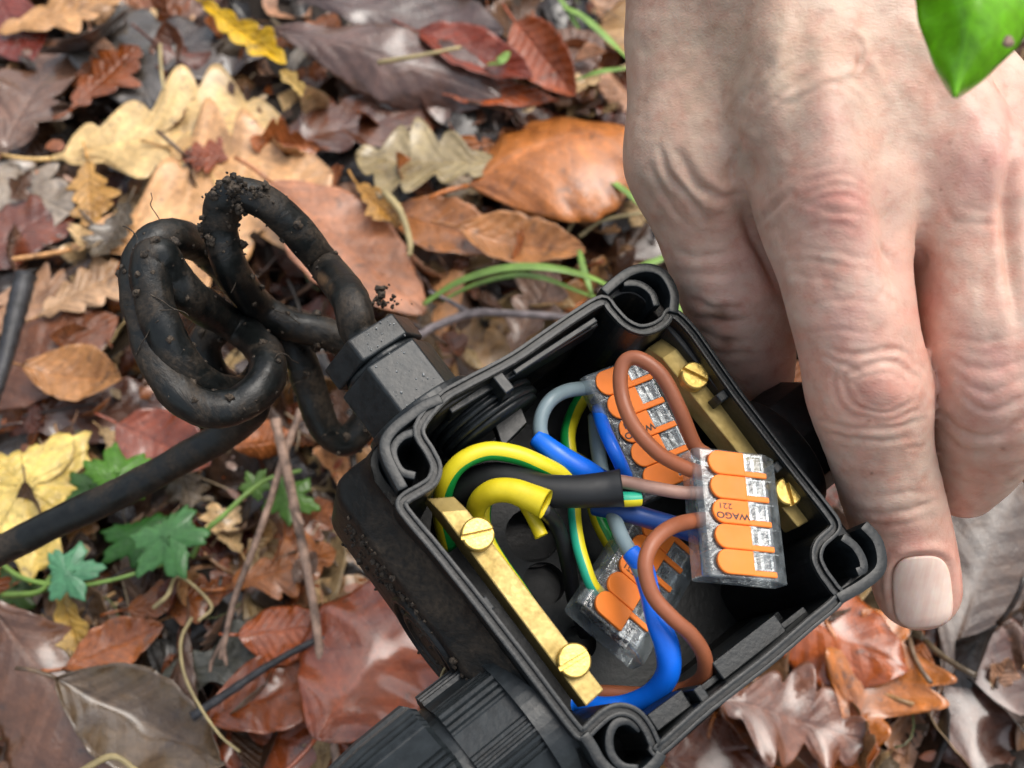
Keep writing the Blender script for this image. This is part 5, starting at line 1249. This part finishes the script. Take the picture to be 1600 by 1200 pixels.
# ivy
def ivy():
    root = thing('ivy_plant', G(340, 860, 0), 'trailing ivy plant with five green lobed leaves at the left below the coil', 'ivy')
    stick('stem', [(300, 870, 26), (320, 832, 32), (350, 805, 34), (385, 772, 34), (420, 748, 30), (470, 735, 24)], 4.5, 'grass', None, None, parent=root)
    stick('stem', [(0, 880, 24), (40, 905, 28), (110, 915, 30), (180, 905, 30), (260, 880, 26)], 4, 'grass', None, None, parent=root)
    stick('stem', [(5, 930, 24), (60, 925, 28), (80, 900, 30)], 5, 'grass', None, None, parent=root)
    specs = [(195, 735, 30, 120, 110, 40, (104, 160, 56)), (135, 755, 20, 90, 80, 150, (66, 112, 40)), (215, 850, 22, 110, 120, -70, (62, 116, 50)),
             (265, 855, 38, 150, 130, -62, (104, 164, 98)), (120, 892, 34, 110, 95, 10, (116, 184, 140)), (460, 780, 22, 110, 80, -20, (104, 150, 60)), (400, 752, 26, 60, 50, 60, (110, 150, 60)), (40, 915, 16, 120, 80, 5, (70, 100, 40))]
    for i, (px, py, z, L, W, a, c) in enumerate(specs):
        p = G(px, py, z); s = -w2c(p)[2]/F
        v, f, uv = leaf_grid('maple', L*s*1.05, W*s*1.1, 300+i, cup=-.2, wave=.7)
        R = np.array(Euler((math.radians(random.uniform(-15, 15)), math.radians(random.uniform(-15, 15)), math.radians(a))).to_matrix())
        w = np.asarray(v)@R.T*.001+p
        o = mk('leaf', w, f, M['green_leaf'], root, space='w', uv=uv); o.color = (*srgb(c), 1)
        s_ = o.modifiers.new('thickness', 'SOLIDIFY'); s_.thickness = .0003
ivy()
# foreground leaf hanging over the wrist
def hanging_leaf():
    tip = (1492, 152); D = 150
    v = []; uv = []; f = []; nt, ns = 40, 10
    base = np.array([1562., -150.])
    for i in range(nt+1):
        t = i/nt; c = np.array(tip)*t+base*(1-t)
        s_t = (1-t)*math.hypot(67, 302); w = 110*math.sin(min(math.pi*.97, math.pi/2*(s_t/215)))**.85+.6
        d = np.array(tip)-base; d /= np.linalg.norm(d); nrm = np.array([-d[1], d[0]])
        for j in range(-ns, ns+1):
            s = j/ns; ww = w*(1.0 if s > 0 else .95)*(1+.02*math.sin(t*30))
            q = c+nrm*s*ww+d*0
            z = D+10*(t-.5)**2+6*abs(s)**1.5+math.sin(t*9+s*3)*.8
            v.append(PC(q[0], q[1], z)); uv.append((t, s*.5+.5))
    m = 2*ns+1
    for i in range(nt):
        for j in range(m-1): f.append((i*m+j, (i+1)*m+j, (i+1)*m+j+1, i*m+j+1))
    o = mk('green_leaf', v, f, M['green_leaf'], uv=uv, label='glossy bright green leaf hanging over the wrist at the top right', cat='leaf')
    o.color = (*srgb((150, 226, 36)), 1)
    s_ = o.modifiers.new('thickness', 'SOLIDIFY'); s_.thickness = .0003
    th = np.linspace(0, 2*math.pi, 14, endpoint=False)
    vv = [PC(1574, 66, D-1.2)]+[PC(1574+8*math.cos(t)*(1+.2*math.sin(3*t)), 66+9*math.sin(t), D-1.0) for t in th]
    sp_ = mk('brown_spot', vv, [(0, 1+k, 1+(k+1) % 14) for k in range(14)], M['twig'], o)
    s_ = sp_.modifiers.new('thickness', 'SOLIDIFY'); s_.thickness = .0004
hanging_leaf()

# ================================================================ KEEP ONLY LEAVES THAT SHOW, AND DESCRIBE THEM
bpy.context.view_layer.update()
dg = bpy.context.evaluated_depsgraph_get()
cnt = {}
o3 = Vector((0, 0, CAMH))
for py in range(3, 1200, 7):
    for px in range(3, 1600, 7):
        r = ray(px, py) @ RW.T; r /= np.linalg.norm(r)
        hit, loc, nor, idx, ob, mtx = sc.ray_cast(dg, o3, Vector(r))
        if hit:
            k = ob.name; c = cnt.get(k)
            if c is None: cnt[k] = [1, px, py]
            else: c[0] += 1; c[1] += px; c[2] += py
vis = []
for o, px, py, kd, cn, s in FILL:
    c = cnt.get(o.name)
    if c is None or c[0] < 4: bpy.data.objects.remove(o); continue
    vis.append((c[0], c[1]/c[0], c[2]/c[0], o, kd, cn, s))
vis.sort(key=lambda t: -t[0])
for t in vis[290:]: bpy.data.objects.remove(t[3])
vis = vis[:290]
LM = [(x, y, n) for x, y, n in HERO if len(n) < 34]+[(300, 500, 'the cable coil'), (250, 860, 'the ivy'), (800, 440, 'the grass blades'), (430, 900, 'the upright twigs'), (1060, 380, 'the little finger'),
      (1440, 960, 'the fingertip'), (1520, 780, 'the curled finger'), (820, 540, 'the upper wall of the box'), (1150, 1100, 'the lower wall of the box'), (560, 900, 'the muddy side of the box'), (940, 60, 'the top left edge of the hand'), (600, 1150, 'the ribbed gland')]
seen = {}
SZ = lambda c: 'sliver of a ' if c < 9 else ('small ' if c < 22 else ('' if c < 60 else 'broad '))
for n, x, y, o, kd, cn, s in vis:
    sh = {'beech': 'smooth edged', 'oak': 'lobed', 'chestnut': 'long ribbed', 'piece': 'torn'}[kd]
    cands = sorted(((x-a)**2+(y-b)**2, a, b, m) for a, b, m in LM); lab = None
    for q, (d2, a, b, m) in enumerate(cands[:9]):
        dx, dy = x-a, y-b; d = math.hypot(dx, dy)
        if d < 22: rel = 'touching'
        else:
            h = '' if abs(dx) < .4*d else ('right' if dx > 0 else 'left'); w = '' if abs(dy) < .4*d else ('below' if dy > 0 else 'above')
            rel = (w+' and '+h+' of') if h and w else ((h+' of') if h else w)
            rel = {'above and left of': 'above left of', 'above and right of': 'above right of', 'below and left of': 'below left of', 'below and right of': 'below right of'}.get(rel, rel)
            if d < 70: rel = 'just '+rel
        t = f'{SZ(n)}{cn} {sh} leaf {rel} {m}'
        if t not in seen and len(t.split()) < 17: lab = t; break
    lab = lab or t; seen[lab] = 1
    tag(o, lab, 'leaf', 'single fallen leaves filling the litter')
